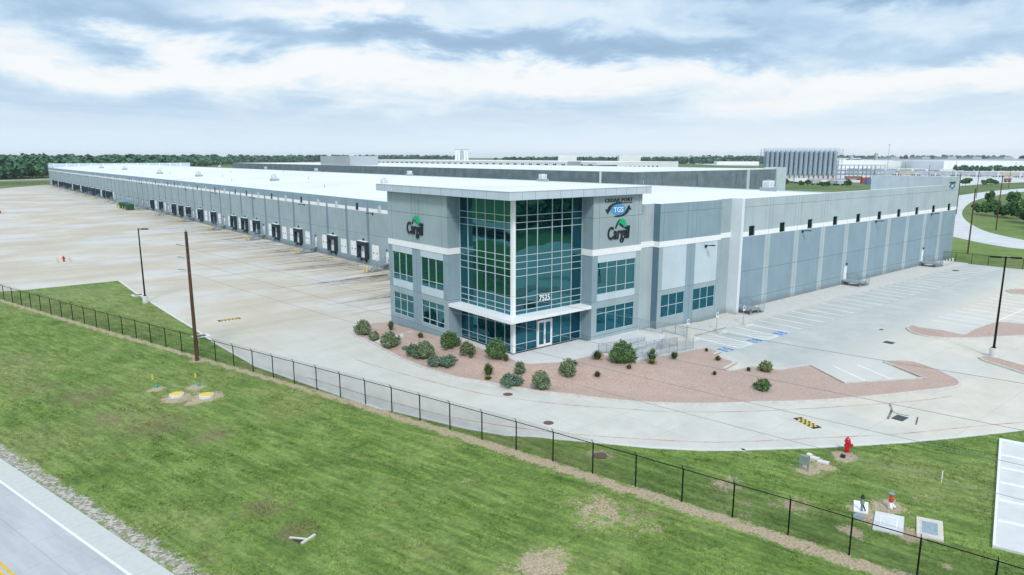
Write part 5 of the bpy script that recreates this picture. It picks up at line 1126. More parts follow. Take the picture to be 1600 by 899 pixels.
b = MB(); b.prism([tuple((A2-C2)*.85+mid*.1), tuple((A2-C2)*.7-Vector((.0, .2))), (0, .02), tuple(mid*.9)], -.05, .02); q = b.build('opening', M['rubber_black'], None); q.parent = o
x, y, _ = at(1471, 753); b = MB(); b.tube((0, 0, -.1), (0, 0, .75), .03, n=6); o = b.build('marker_stake', M['white_trim'], None); o.location = (x, y, -.03); tag(o, 'thin white stake alone in the grass left of the pale slab', 'stake')

# ------------------------------------------------------------------ planting in the gravel bed
def bush_mesh(w, h, kind, seed):
    global rng; rng = np.random.default_rng(seed)
    if kind == 'spike':                                  # clump of narrow arching blades
        n = int(90+60*w); a = rng.uniform(0, 2*math.pi, n); lean = rng.uniform(.15, 1.0, n); L = h*rng.uniform(.75, 1.15, n)
        V = []; F = []
        for i in range(n):
            dx, dy = math.cos(a[i]), math.sin(a[i]); r = w*.5*lean[i]; px, py = -dy*.028*max(w, .8), dx*.028*max(w, .8); j = len(V); z1 = L[i]*(1-.45*lean[i]*lean[i])
            b0 = (dx*.06, dy*.06, 0); m0 = (dx*r*.55, dy*r*.55, z1*.75); t0 = (dx*r, dy*r, z1)
            V += [(b0[0]-px, b0[1]-py, 0), (b0[0]+px, b0[1]+py, 0), (m0[0]+px, m0[1]+py, m0[2]), (m0[0]-px, m0[1]-py, m0[2]), (t0[0]+px*.15, t0[1]+py*.15, t0[2]), (t0[0]-px*.15, t0[1]-py*.15, t0[2])]; F += [(j, j+1, j+2, j+3), (j+3, j+2, j+4, j+5)]
        return np.array(V), np.array(F)
    PP = []; NN = []; ns = int(70+60*w*max(h, .6))        # many stems fanning out of the base, leaves along each
    for k in range(ns):
        ang = rng.uniform(0, 2*math.pi); rr = math.sqrt(rng.uniform(0, 1)); lob = 1+.20*math.sin(3*ang+seed)+.12*math.sin(7*ang+seed*2.3)
        tip = np.array([math.cos(ang)*rr*w*.5*lob, math.sin(ang)*rr*w*.5*lob, h*(1-.50*rr**2.4)*rng.uniform(.58, 1.16)]); m_ = int(24*max(.6, np.linalg.norm(tip)))
        q = rng.uniform(.22, 1.0, m_)**.7; bow = (q*(1-q))[:, None]*np.array([math.cos(ang), math.sin(ang), 0])*rr*w*.35
        p = tip*q[:, None]+bow+rng.normal(0, .03+.015*w, (m_, 3))*np.array([1, 1, .7]); PP.append(p); NN.append(rng.normal(size=(m_, 3))+np.array([math.cos(ang)*rr, math.sin(ang)*rr, .7]))
    P = np.concatenate(PP); N = np.concatenate(NN); P[:, 2] = np.maximum(P[:, 2], .03)
    return leafquads(P, N, .044+.010*w, .50)
zb2 = zb
BU = [(z54(135, 220), 27, 23, 'sage', 'upright grey-green shrub at the left tip of the gravel bed'), (z54(222, 262), 18, 14, 'sage', 'small grey-green shrub second from the left tip of the gravel bed'), (z54(352, 188), 13, 14, 'spike', 'dark spiky clump close to the left corner of the entrance block'),
      (z54(340, 320), 31, 24, 'sage', 'large rounded shrub just right of the small footpath across the bed'), (z54(585, 245), 12, 8, 'spike', 'small spiky clump under the lower left office windows'), (z54(520, 385), 22, 19, 'blue', 'bluish shrub on the left side of the widest shrub group by the kerb'),
      (z54(610, 410), 36, 27, 'sage', 'tallest shrub of the wide group by the kerb, left half of the bed'), (z54(690, 470), 20, 18, 'blue', 'low bluish shrub right of the tallest one, by the kerb'), (z54(790, 470), 34, 17, 'blue', 'wide low bluish shrub nearest the kerb in the left half of the bed'), (z54(465, 335), 10, 6, 'sage', 'tiny low shrub left of the widest shrub group'),
      (z54(810, 328), 33, 25, 'green', 'dense green shrub in front of the blue-grey reveal beside the entrance glass'), (z54(945, 383), 26, 21, 'olive', 'olive shrub right of the dense green one by the reveal'), (z54(978, 416), 12, 11, 'spike', 'dark spiky clump at the foot of the olive shrub'),
      (z54(1180, 465), 33, 32, 'green', 'tall green shrub in front of the lower entrance glass'), (z54(1112, 550), 19, 19, 'spike', 'tall dark spiky clump left of the corner column, near the kerb'), (z54(1112, 572), 14, 6, 'yellow', 'yellow-green tuft at the foot of the tall dark spiky clump'), (z54(1252, 502), 12, 11, 'spike', 'spiky clump right below the tall green shrub'),
      (z54(1290, 620), 38, 18, 'blue', 'wide low bluish shrub by the kerb in front of the corner column'), (z54(1358, 555), 17, 22, 'sage', 'narrow upright shrub above the wide bluish one'), (z54(1523, 652), 30, 30, 'sage', 'big upright shrub at the kerb left of the manhole cover'),
      (zb(193, 418), 28, 28, 'sage', 'upright shrub at the edge of the curved plaza'), (zb(225, 330), 14, 8, 'spike', 'dark low clump behind the upright shrub at the plaza edge'), (zb(375, 295), 20, 13, 'spike', 'spiky clump with pale stalks at the plaza edge, left of the ramp'), (zb(375, 410), 13, 9, 'spike', 'small spiky clump alone in the open gravel, left of centre'),
      (zb(530, 315), 42, 33, 'green', 'largest shrub of the bed, round and green, at the end of the ramp railing'), (zb(573, 350), 10, 7, 'spike', 'small dark tuft below the largest round shrub'), (zb(718, 312), 19, 19, 'spike', 'palm-like spiky clump beside the ramp railing'), (zb(716, 318), 15, 6, 'yellow', 'yellow-green base growth of the palm-like clump'), (zb(856, 288), 16, 10, 'spike', 'spiky clump by the lower end of the ramp railing'),
      (zb(1056, 238), 7, 5, 'spike', 'tiny dark tuft at the corner of the bed near the accessible stalls'), (zb(1130, 297), 12, 7, 'spike', 'small dark tuft left of the drain apron'), (zb(1106, 387), 9, 6, 'spike', 'tiny dark tuft in the open gravel right of centre'), (zb(1320, 362), 9, 6, 'spike', 'tiny dark tuft left of the round shrub near the parking lot'),
      (zb(1430, 368), 22, 18, 'olive', 'round olive shrub at the bed edge near the parking lot'), (zb(1410, 484), 27, 18, 'green', 'low green shrub alone on the right part of the gravel bed')]
for i, ((px, py), pw_, ph, kd, lab) in enumerate(BU):
    z = .3
    for _ in range(5): p = at(px, py, z); z = bed_z(p[0], p[1])
    dist = float(np.dot(np.array(p)-CAM, _f3)); w = pw_*dist/FPX*.93; h = ph*dist/FPX*.98
    if kd in ('spike', 'yellow'): w *= 1.35; h *= 1.2
    V, F = bush_mesh(w, h, kd if kd not in ('yellow',) else 'spike', 100+i)
    off = np.array([_fw[0]*w*.22, _fw[1]*w*.22, 0]); o = np_mesh('shrub' if kd not in ('spike', 'yellow') else 'spiky_plant', V, F, M['leaf_'+kd]); o.location = (p[0]+off[0], p[1]+off[1], z-.04)
    tag(o, lab, 'shrub' if kd not in ('spike', 'yellow') else 'plant', 'planting in the gravel bed')

# ------------------------------------------------------------------ grass blades on the near verge (one ground cover)
rng = np.random.default_rng(5)
N0 = 210000
gxp = rng.uniform(-42, 18, N0); gyp = rng.uniform(-52, 62, N0)
vx = gxp-CAM[0]; vy = gyp-CAM[1]; dd = vx*_fw[0]+vy*_fw[1]; la = vx*_rt[0]+vy*_rt[1]
keep = (road_u(gxp, gyp) > .5) & (dd > 12) & (np.abs(la) < dd*.80+4) & (rng.uniform(0, 1, N0) < np.clip(42/dd, .12, 1.0)**1.5) & ~inpoly(gxp, gyp, yard)
for px in ([(580, 508), (758, 545), (750, 655), (562, 620)], [(832, 542), (993, 573), (1000, 697), (832, 660)], [(447, 443), (537, 458), (535, 520), (447, 506)], SLP): keep &= ~inpoly(gxp, gyp, [at(*zpd(*q))[:2] for q in px])
sl_ = soil(gxp, gyp); keep &= (sl_[:, 0]+rng.normal(0, .16, N0) < .48) & (sl_[:, 1]+rng.normal(0, .2, N0) < .62)
gxp = gxp[keep]; gyp = gyp[keep]; n = len(gxp); nb_ = 5
bx = np.repeat(gxp, nb_)+rng.normal(0, .07, n*nb_); by = np.repeat(gyp, nb_)+rng.normal(0, .07, n*nb_); bz = gz(bx, by)-.01
nz = np.sin(gxp*.9+np.sin(gyp*.7)*2)*np.cos(gyp*.8+1.3*np.sin(gxp*.35)); hh = np.repeat(np.clip(.055+.03*nz, .03, .10), nb_)*rng.uniform(.6, 1.4, n*nb_); a = rng.uniform(0, 2*math.pi, n*nb_); ln = rng.uniform(.6, 1.7, n*nb_)*hh; wv_ = rng.uniform(.014, .034, n*nb_)
tx = np.cos(a); ty = np.sin(a); V = np.empty((n*nb_, 3, 3)); V[:, 0] = np.stack([bx-ty*wv_, by+tx*wv_, bz], 1); V[:, 1] = np.stack([bx+ty*wv_, by-tx*wv_, bz], 1); V[:, 2] = np.stack([bx+tx*ln, by+ty*ln, bz+hh], 1)
go = np_mesh('grass', V.reshape(-1, 3), np.arange(n*nb_*3).reshape(-1, 3), M['grass_blade']); ga = go.data.attributes.new('soil', 'FLOAT_VECTOR', 'POINT'); ga.data.foreach_set('vector', np.repeat(soil(bx, by), 3, axis=0).astype(np.float32).ravel())
go['kind'] = 'stuff'; go['label'] = 'short mown grass on the verge and the strip inside the fence'

# ------------------------------------------------------------------ trees
def crown(w, h, n, ls, seed, z0=0.0):
    r_ = np.random.default_rng(seed); PP = []; NN = []; k = 7
    for i in range(k):
        c = np.array([r_.normal(0, w*.19), r_.normal(0, w*.19), z0+h*r_.uniform(.30, .74)]); s = np.array([w*.5*r_.uniform(.45, .68)]*2+[h*.5*r_.uniform(.38, .55)])
        d = r_.normal(size=(n//k, 3)); d /= np.linalg.norm(d, axis=1, keepdims=True); PP.append(c+d*r_.uniform(.6, 1.05, (n//k, 1))*s); NN.append(d+r_.normal(size=(n//k, 3))*.6+np.array([0, 0, .3]))
    global rng; rng = r_
    return leafquads(np.concatenate(PP), np.concatenate(NN), ls, .8)
def tree(x, y, w, h, label, leaf='leaf_tree', n=700, ls=.28, trunk=True, seed=0, group='trees', name='tree', cat='tree', low=.22):
    o = thing(name, label, cat, (x, y, -.03), group); V, F = crown(w, h*(1-low*.6), n, ls, seed, h*low*.6); q = np_mesh('crown', V, F, M[leaf]); q.parent = o
    if trunk:
        b = MB(); b.tube((0, 0, -.1), (.05, .03, h*.5), .03*h*.6, .012*h, n=7); b.tube((0, 0, h*.28), (w*.22, w*.1, h*.62), .018*h*.5, .006*h, n=5); b.tube((0, 0, h*.25), (-w*.2, -w*.08, h*.6), .018*h*.5, .006*h, n=5); q = b.build('trunk', M['bark'], None); q.parent = o
    return o
# thicket at the right edge
zt = zp(1480, 255, 5.45)
TH = [((235, 400), 45, 62, 'leftmost low shrub of the thicket at the right edge'), ((285, 440), 75, 105, 'low shrub of the thicket, second from its left end'), ((345, 440), 75, 150, 'taller shrub of the thicket under the bare-looking branch'), ((365, 330), 60, 105, 'tree with a tuft leaning out over the left part of the thicket'), ((410, 455), 85, 150, 'rounded shrub of the thicket left of the power pole'), ((480, 460), 85, 130, 'dense shrub of the thicket right behind the power pole'), ((545, 470), 90, 160, 'dense shrub in the middle of the thicket'), ((560, 420), 90, 215, 'tallest tree of the thicket, right of the power pole'), ((610, 480), 80, 170, 'shrub of the thicket near the right edge of the view'), ((650, 505), 80, 160, 'shrub of the thicket cut by the right edge of the view')]
for i, (p, w, h, lab) in enumerate(TH):
    x, y, _ = at(*zt(*p)); ds = float(np.dot(np.array([x, y, 0])-CAM, _f3)); s = ds/FPX/5.45; tree(x, y, w*s*1.15, h*s, lab, 'leaf_tree', 1100, .30, i in (3, 7), 300+i, 'shrub thicket at the right edge', 'thicket_shrub' if i not in (3, 7) else 'tree', 'shrub' if i not in (3, 7) else 'tree', .05)
for i in range(8): x, y, _ = at(1615+i*28, 350+i*4+(i % 3)*6); tree(x, y, 9, 7+(i % 3), 'shrub of the thicket beyond the right edge of the view', 'leaf_tree', 500, .4, False, 340+i, 'shrub thicket at the right edge', 'thicket_shrub', 'shrub', .05)
RT = [((155, 195), 80, 72, 'small tree on the lawn just right of the warehouse corner sign'), ((315, 190), 55, 50, 'small tree on the far lawn, leftmost of the three beside the rail line'), ((365, 185), 60, 55, 'small dark tree on the far lawn, middle of the three beside the rail line'), ((408, 183), 45, 42, 'small tree on the far lawn, right of the three beside the rail line')]
for i, (p, w, h, lab) in enumerate(RT):
    x, y, _ = at(*zt(*p)); ds = float(np.dot(np.array([x, y, 0])-CAM, _f3)); s = ds/FPX/5.45; tree(x, y, w*s, h*s, lab, n=600, ls=.45, seed=400+i, group='small trees on the far lawn')
zs = zp(1180, 225, 11.43)
for i, (p, w, h, lab) in enumerate([((205, 690), 70, 90, 'small tree left of the silo rooftop unit'), ((120, 700), 50, 90, 'tree at the corner of the neighbouring grey warehouse'), ((455, 780), 55, 80, 'lone small tree on the lawn in front of the left silos'), ((555, 725), 80, 105, 'small tree before the orange loading canopy at the silos'), ((818, 752), 80, 100, 'small tree in front of the white trailer at the silos'), ((928, 745), 80, 110, 'darker tree right of the white trailer at the silos'), ((1235, 770), 120, 95, 'broad small tree before the parked tank trailers'), ((1290, 760), 70, 80, 'second small tree before the parked tank trailers'), ((1640, 760), 100, 120, 'tree left of the raised corner of the warehouse')]):
    x, y, _ = at(*zs(*p)); ds = float(np.dot(np.array([x, y, 0])-CAM, _f3)); s = ds/FPX/11.43; tree(x, y, w*s, h*s, lab, n=420, ls=.55, seed=430+i, group='small trees in front of the silos')
# woods: far masses of trees that read as one
def woods(name, line, depth, count, hmin, hmax, ls, per, leaf, label, seed):
    r_ = np.random.default_rng(seed); P = np.array(line, float); seg = np.hypot(*np.diff(P, axis=0).T); cum = np.concatenate([[0], np.cumsum(seg)]); PP = []; NN = []
    for i in range(count):
        s = r_.uniform(0, cum[-1]); k = min(len(seg)-1, int(np.searchsorted(cum, s)-1)); k = max(k, 0); t = (s-cum[k])/seg[k]; b = P[k]+(P[k+1]-P[k])*t; d = (P[k+1]-P[k])/seg[k]; nn = np.array([-d[1], d[0]]); c = b+nn*depth*r_.uniform(0, 1)**1.6
        h = r_.uniform(hmin, hmax); w = h*r_.uniform(.45, .62); q = r_.normal(size=(per, 3)); q /= np.linalg.norm(q, axis=1, keepdims=True)
        PP.append(np.array([c[0], c[1], h*.56])+q*r_.uniform(.75, 1.03, (per, 1))*np.array([w*.5, w*.5, h*.46])); NN.append(q+r_.normal(size=(per, 3))*.35+np.array([0, 0, .3]))
    global rng; rng = r_
    V, F = leafquads(np.concatenate(PP), np.concatenate(NN), ls, .9); o = np_mesh(name, V, F, M[leaf]); o['kind'] = 'stuff'; o['label'] = label; return o
woods('woodland', [(-330, 640), (-60, 668), (30, 712), (45, 760)], 240, 900, 15, 22, 1.25, 85, 'leaf_forest', 'dense dark green woodland beyond the far end of the truck yard', 1)
woods('woodland', [(45, 780), (160, 900), (420, 1500), (700, 1700)], 400, 650, 14, 20, 2.2, 40, 'leaf_forest', 'strip of woodland continuing behind the long white roof', 2)
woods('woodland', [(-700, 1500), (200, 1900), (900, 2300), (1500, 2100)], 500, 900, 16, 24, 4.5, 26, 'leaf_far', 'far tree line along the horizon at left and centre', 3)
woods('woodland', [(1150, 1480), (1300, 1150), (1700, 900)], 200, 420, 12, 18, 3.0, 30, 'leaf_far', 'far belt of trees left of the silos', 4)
woods('woodland', [(1040, 300), (1110, 230), (1160, 130), (1180, 20)], 40, 200, 4, 7.5, 1.3, 45, 'leaf_forest', 'belt of low trees in front of the far pale warehouses at right', 5)
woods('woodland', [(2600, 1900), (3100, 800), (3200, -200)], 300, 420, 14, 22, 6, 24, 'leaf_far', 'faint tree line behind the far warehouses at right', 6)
woods('woodland', [(100, -78), (45, -92)], 14, 40, 6, 9, .6, 110, 'leaf_forest', 'low trees beyond the parking lot, seen only in the glass', 9)
woods('woodland', [(170, -125), (80, -180), (-20, -190), (-110, -330)], 90, 260, 9, 15, 1.0, 80, 'leaf_forest', 'trees across the road behind the viewpoint, seen only in the glass', 7)
woods('woodland', [(-210, -60), (-290, 200), (-420, 460)], 160, 420, 10, 16, 1.2, 70, 'leaf_forest', 'trees across the road to the west, seen only in the glass', 8)

# ------------------------------------------------------------------ the background
def bld(name, label, x0, x1, y0, y1, h, wallm, group=None, roofm='roof_white', cat='warehouse'):
    o = thing(name, label, cat, (x0, y0, 0), group); b = MB(); b.box(x0, x1, y0, y1, 0, h); b.build('wall', M[wallm], o); b = MB(); b.box(x0+.5, x1-.5, y0+.5, y1-.5, h, h+.05); b.build('roof', M[roofm], o); return o
nb = bld('neighbouring_warehouse', 'long dark grey concrete warehouse standing behind the white roof', 161, 268, 124, 585, 14.0, 'grey_concrete_wall')
b = MB()
for y in np.arange(131, 580, 8.6): b.box(160.95, 161, y-.06, y+.06, .2, 13.95)
for x in np.arange(168, 262, 9.4): b.box(x-.06, x+.06, 123.95, 124, .2, 13.95)
b.build('panel_joint', M['joint'], nb)
b = MB(); b.box(260, 268.3, 123.4, 130, 0, 14.8); b.build('corner_panel', M['wall_pale'], nb); b = MB(); b.box(236, 238, 123.6, 124, 0, 13.9); b.build('pale_panel', M['wall_pale'], nb)
b = MB(); b.box(160.9, 161, 141, 142, .2, 13.9); b.build('white_panel_joint', M['white_paint'], nb)
b = MB(); b.box(162, 182, 360, 404, 14.05, 20.0); b.build('penthouse', M['far_grey'], nb)
b = MB()
for x, y in ((200, 124), (228, 124)): b.box(x-.35, x+.35, 123.9, 124, 8, 12.5)
b.build('stain_door', M['joint'], nb)
# long white warehouse with a row of small windows
wc = (538.0, 505.0); x3 = float(onX(1060, 255, wc[1])[0])
w3_ = bld('white_warehouse', 'long white warehouse with rows of small windows behind the dark grey one', wc[0], x3, wc[1], 1180, 13.2, 'far_white')
b = MB()
for y in np.arange(515, 1180, 15): 
    for dy in (-1.6, 1.6): b.box(wc[0]-.25, wc[0], y+dy-1.1, y+dy+1.1, 7.4, 10.6)
b.build('window_row', M['glass_small'], w3_)
b = MB()
for f in np.linspace(.05, .72, 13): x = wc[0]+(x3-wc[0])*f; b.box(x-1.6, x+1.6, wc[1]-.12, wc[1], 4.2, 8.2)
b.build('office_window', M['glass_small'], w3_)
b = MB(); b.box(wc[0]-.4, wc[0], 506, 530, 3, 9.5); b.box(wc[0]-.3, wc[0]+34, wc[1]-.3, wc[1], 3.0, 9.8); b.build('glass_corner', M['glass_lower'], w3_)
b = MB(); b.box(wc[0]-.5, wc[0]+.2, 530, 552, 0, 13.8); b.build('grey_corner', M['far_grey'], w3_)
for px0, px1, pt in ((870, 898, 243.5), (972, 1005, 243)):
    P0 = at(px0, 262, 4.0); P1 = at(px1, 262, 4.0); cx, cy = (P0[0]+P1[0])/2+60, (P0[1]+P1[1])/2+60; ds = float(np.dot(np.array([cx, cy, 0])-CAM, _f3)); hw = (px1-px0)*ds/FPX/2
    b = MB(); b.obox((cx, cy), (_rt[0], _rt[1]), hw, hw*.6, 0, 20.8); tag(b.build('white_plant_block', M['far_white']), 'tall plain white block rising above the long white warehouse, '+('left one' if px0 == 870 else 'right one'), 'building')
# helper: a pale far building set square to the line of sight
def farblock(px0, px1, ptop, pbase, depth, m_, label, roofm='far_white', cat='warehouse', group=None, zb_=0.0, parts=True):
    c = at((px0+px1)/2, pbase, zb_); ds = float(np.dot(np.array(c)-CAM, _f3)); hw = (px1-px0)*ds/FPX/2; h = 20-(ptop-YH)*ds/FPX; cx, cy = c[0]+_fw[0]*depth/2, c[1]+_fw[1]*depth/2
    o = thing('far_warehouse', label, cat, (cx, cy, 0), group); b = MB(); b.obox((cx, cy), (_rt[0], _rt[1]), hw, depth/2, 0, h); b.build('wall', M[m_], o); b = MB(); b.obox((cx, cy), (_rt[0], _rt[1]), hw*.995, depth/2*.98, h, h+.15); b.build('roof', M[roofm], o); return o, (cx, cy, hw, h, ds)
farblock(1310, 1395, 251, 262.5, 120, 'far_white', 'pale far warehouse just right of the silos, behind the pipe rack')
fo, (fx_, fy_, fw_, fh_, fd_) = farblock(1395, 1470, 252.5, 262.5, 130, 'far_white', 'pale far warehouse with small dark dock openings right of the tall mast')
b = MB()
for q in (-.35, -.28, -.05, .05, .12, .32): c0 = (fx_-_fw[0]*65.3+_rt[0]*q*fw_*1.3, fy_-_fw[1]*65.3+_rt[1]*q*fw_*1.3); b.obox(c0, (_rt[0], _rt[1]), 2.2, .3, .6, 5)
b.build('dock_opening', M['dock_black'], fo)
farblock(1454, 1472, 252, 262, 20, 'far_grey', 'grey end panel building between two pale far warehouses', 'far_grey')
farblock(1474, 1640, 252, 264.5, 160, 'far_white', 'longest pale far warehouse, reaching the right edge of the view')
for i, (a, b_, t) in enumerate(((1060, 1110, 244.5), (1300, 1345, 247), (1392, 1405, 245), (1440, 1453, 245), (1480, 1494, 245), (1519, 1533, 245), (1568, 1583, 245))): farblock(a, b_, t, 253, 80, 'far_grey' if i not in (1,) else 'far_white', 'bluish far building block on the horizon, number'.replace(', number', '')+' '+['left of the silos', 'right beside the silos', 'above the dock-opening warehouse', 'above the grey end panel', 'right of the warehouse corner sign', 'further right above the rail cars', 'near the right edge'][i], 'far_grey')
farblock(1345, 1640, 248.6, 254, 100, 'far_grey', 'very long low pale building closing the horizon at right', 'far_grey')
farblock(905, 985, 246.5, 252, 60, 'far_white', 'low white building on the horizon left of the second white block'); farblock(1100, 1186, 247.6, 253, 60, 'far_white', 'low white building on the horizon left of the silos'); farblock(1120, 1186, 252.5, 257.5, 25, 'far_white', 'low pale shed in the field left of the silos'); farblock(640, 692, 246.2, 251, 40, 'far_white', 'white building on the horizon left of the small distant silos', 'far_white')
# silos in a dense double row
S0 = Vector(at(1193, 282)[:2]); S1 = Vector(at(1306, 282.6)[:2]); sd_ = (S1-S0); nS = 15; sl_n = Vector((-sd_.y, sd_.x)).normalized()
if sl_n.dot(Vector((_fw[0], _fw[1]))) < 0: sl_n = -sl_n
rS = sd_.length/nS*.43; ds = float(np.dot(np.array([S0.x, S0.y, 0])-CAM, _f3)); zT = 20-(238-YH)*ds/FPX; zB = 20-(271-YH)*ds/FPX
silo = thing('silo', 'tall grey steel silo in the dense rows beyond the warehouse', 'silo', (0, 0, 0), 'grey steel silos')
b = MB(); b.lathe([(.3, zB-3.2), (rS, zB), (rS, zT), (rS*.6, zT+1.0), (.3, zT+1.3)], (0, 0, 0), 14); q = b.build('cylinder', M['silo_metal'], None, smooth=False); q.parent = silo
b = MB(); 
for k in range(4): b.box(math.cos(k*1.57+.78)*rS*.85-.16, math.cos(k*1.57+.78)*rS*.85+.16, math.sin(k*1.57+.78)*rS*.85-.16, math.sin(k*1.57+.78)*rS*.85+.16, 0, zB+.2)
q = b.build('legs', M['brick_base'], None); q.parent = silo
b = MB()
for z in np.linspace(zB+1, zT-.5, 5): b.lathe([(rS+.05, z), (rS+.12, z+.12), (rS+.05, z+.24)], (0, 0, 0), 14)
q = b.build('rings', M['silo_metal'], None); q.parent = silo
for r_ in range(2):
    for i in range(nS):
        p = S0+sd_*((i+.5)/nS)+sl_n*r_*rS*2.5
        if r_ == 0 and i == 0: silo.location = (p.x, p.y, 0)
        else: copy_tree(silo, None, (p.x, p.y, 0))
gb = thing('silo_gantry', 'steel walkway frame along the tops of the silos with end stair tower', 'gantry', (S0.x, S0.y, 0)); b = MB(); pr = sd_.normalized()
for off in (-rS*1.1, rS*3.4):
    for i in range(nS+1): p = S0+sd_*(i/nS)+sl_n*off; b.tube((p.x, p.y, zT-1), (p.x, p.y, zT+3.2), .10, n=4)
    for z in (zT+1.5, zT+2.3, zT+3.1): a = S0+sl_n*off; c = S1+sl_n*off; b.tube((a.x, a.y, z), (c.x, c.y, z), .10, n=4)
b.build('walkway', M['silo_metal'], gb); b = MB()
for e_ in (-1, 1):
    c = (S0 if e_ < 0 else S1)+pr*e_*2.2
    for ax in (-1, 1):
        for ay in (-1, 1): p = c+pr*ax*1.2+sl_n*ay*1.4; b.tube((p.x, p.y, 0), (p.x, p.y, zT+2.5), .13, n=4)
    for z in np.arange(3, zT+2, 3.2): b.obox((c.x, c.y), (pr.x, pr.y), 1.3, 1.5, z, z+.15)
b.build('stair_tower', M['silo_metal'], gb)
# small distant silo group behind the white warehouse
c = at(723, 262); ds = 1250.0; cx, cy = CAM[0]+_fw[0]*ds+_rt[0]*(723-CX)/FPX*ds, CAM[1]+_fw[1]*ds+_rt[1]*(723-CX)/FPX*ds
for i in range(5):
    o = thing('distant_silo', 'white silo of the small distant group behind the long white warehouse', 'silo', (cx+_rt[0]*(i-2)*5, cy+_rt[1]*(i-2)*5, 0), 'small distant silos'); b = MB(); b.lathe([(2.4, 0), (2.4, 29), (.6, 31)], (0, 0, 0), 12); q = b.build('cylinder', M['far_white' if i != 2 else 'far_grey'], None); q.parent = o
o = thing('silo_headhouse', 'grey gallery on top of the small distant silos', 'gallery', (cx, cy, 31)); b = MB(); b.obox((0, 0), (_rt[0], _rt[1]), 12.5, 2, .1, 1.2); b.obox((0, 0), (_rt[0], _rt[1]), .6, 2.6, -31, .1); q = b.build('gallery', M['far_grey'], None); q.parent = o
# pale paved yards round the silos, the rail line and the far warehouses
fy = MB(); fy.prism([at(*p)[:2] for p in [(1180, 282.5), (1330, 285), (1470, 288), (1500, 291), (1545, 287), (1600, 285), (1800, 290), (1800, 270), (1600, 264.5), (1300, 262), (1180, 263)]], -.2, .015); struct(fy.build('far_yard', M['road_far']))
fy = MB(); fy.prism([at(*p)[:2] for p in [(1120, 258.5), (1186, 259.2), (1186, 256.5), (1060, 255)]], -.2, .02); struct(fy.build('field_lot', M['road_far']))
# rail cars on the line at right
T0 = Vector(at(1318, 273.6)[:2]); T1 = Vector(at(1640, 279.0)[:2]); td = (T1-T0).normalized(); tn = Vector((-td.y, td.x)); nc = min(24, int((T1-T0).length/17.2))
tb = MB(); ribbon(tb, [tuple(T0-td*200), tuple(T1+td*300)], 5, -.2, .45); struct(tb.build('rail_embankment', M['road_far']))
def railcar(m_):
    o = thing('rail_car', '', 'rail car', (0, 0, .45), 'hopper cars on the rail line'); b = MB(); pf = [(-7.6, 1.6), (-6.2, 1.1), (6.2, 1.1), (7.6, 1.6), (7.9, 4.4), (7.2, 4.75), (-7.2, 4.75), (-7.9, 4.4)]; i = len(b.v); b.v += [(x, -1.5, z) for x, z in pf]+[(x, 1.5, z) for x, z in pf]; n = len(pf); b.f += [tuple(range(n)), tuple(range(2*n-1, n-1, -1))]+[(k, (k+1) % n, n+(k+1) % n, n+k) for k in range(n)]; b.mi += [0]*(n+2); q = b.build('body', M[m_], None); q.parent = o
    b = MB(); b.box(-8.3, 8.3, -.5, .5, .9, 1.2)
    for x in (-6.3, 6.3):
        for y in (-.8, .8):
            for k in (-.9, .9): b.tube((x+k, y-.07, .45), (x+k, y+.07, .45), .45, n=10)
    q = b.build('bogies', M['black_metal'], None); q.parent = o
    b = MB()
    for x in (-4, 0, 4): b.box(x-.9, x+.9, -.7, .7, .55, 1.1)
    q = b.build('hoppers', M['steel_grey'], None); q.parent = o; return o
protos = {}
for i in range(nc):
    m_ = 'railcar_tan' if i in (3, 8, 11) else 'railcar_grey'; p = T0+td*(17.2*(i+.5)); ty_ = 'tan' if m_ == 'railcar_tan' else 'grey'; lab = f'{ty_} covered hopper car on the rail line, {ORD[i]} from its left end'
    if m_ not in protos: o = railcar(m_); protos[m_] = o; o.location = (p.x, p.y, .45); o['label'] = lab
    else: o = copy_tree(protos[m_], None, (p.x, p.y, .45), lab)
    o.rotation_euler = (0, 0, math.atan2(td.y, td.x))
# a second line with tank cars
U0 = Vector(at(1322, 268.6)[:2]); U1 = Vector(at(1470, 270.4)[:2]); ud = (U1-U0).normalized(); tank = None; ntk = min(18, int((U1-U0).length/15))
for i in range(ntk):
    p = U0+ud*(15*(i+.5)); lab = f'dark tank car on the second rail line, {ORD[i]} from its left end'
    if tank is None:
        tank = thing('tank_car', lab, 'rail car', (p.x, p.y, .1), 'tank cars on the second rail line'); b = MB(); b.tube((-6, 0, 2.6), (6, 0, 2.6), 1.5, n=12); b.tube((-.6, 0, 4.0), (.6, 0, 4.0), .5, n=8); q = b.build('tank', M['steel_grey'], None); q.parent = tank
        b = MB(); b.box(-7, 7, -.6, .6, .8, 1.2)
        for x in (-5.2, 5.2):
            for k in (-.9, .9): b.tube((x+k, -.8, .45), (x+k, .8, .45), .45, n=8)
        q = b.build('bogies', M['black_metal'], None); q.parent = tank; o = tank
    else: o = copy_tree(tank, None, (p.x, p.y, .1), lab)
    o.rotation_euler = (0, 0, math.atan2(ud.y, ud.x))
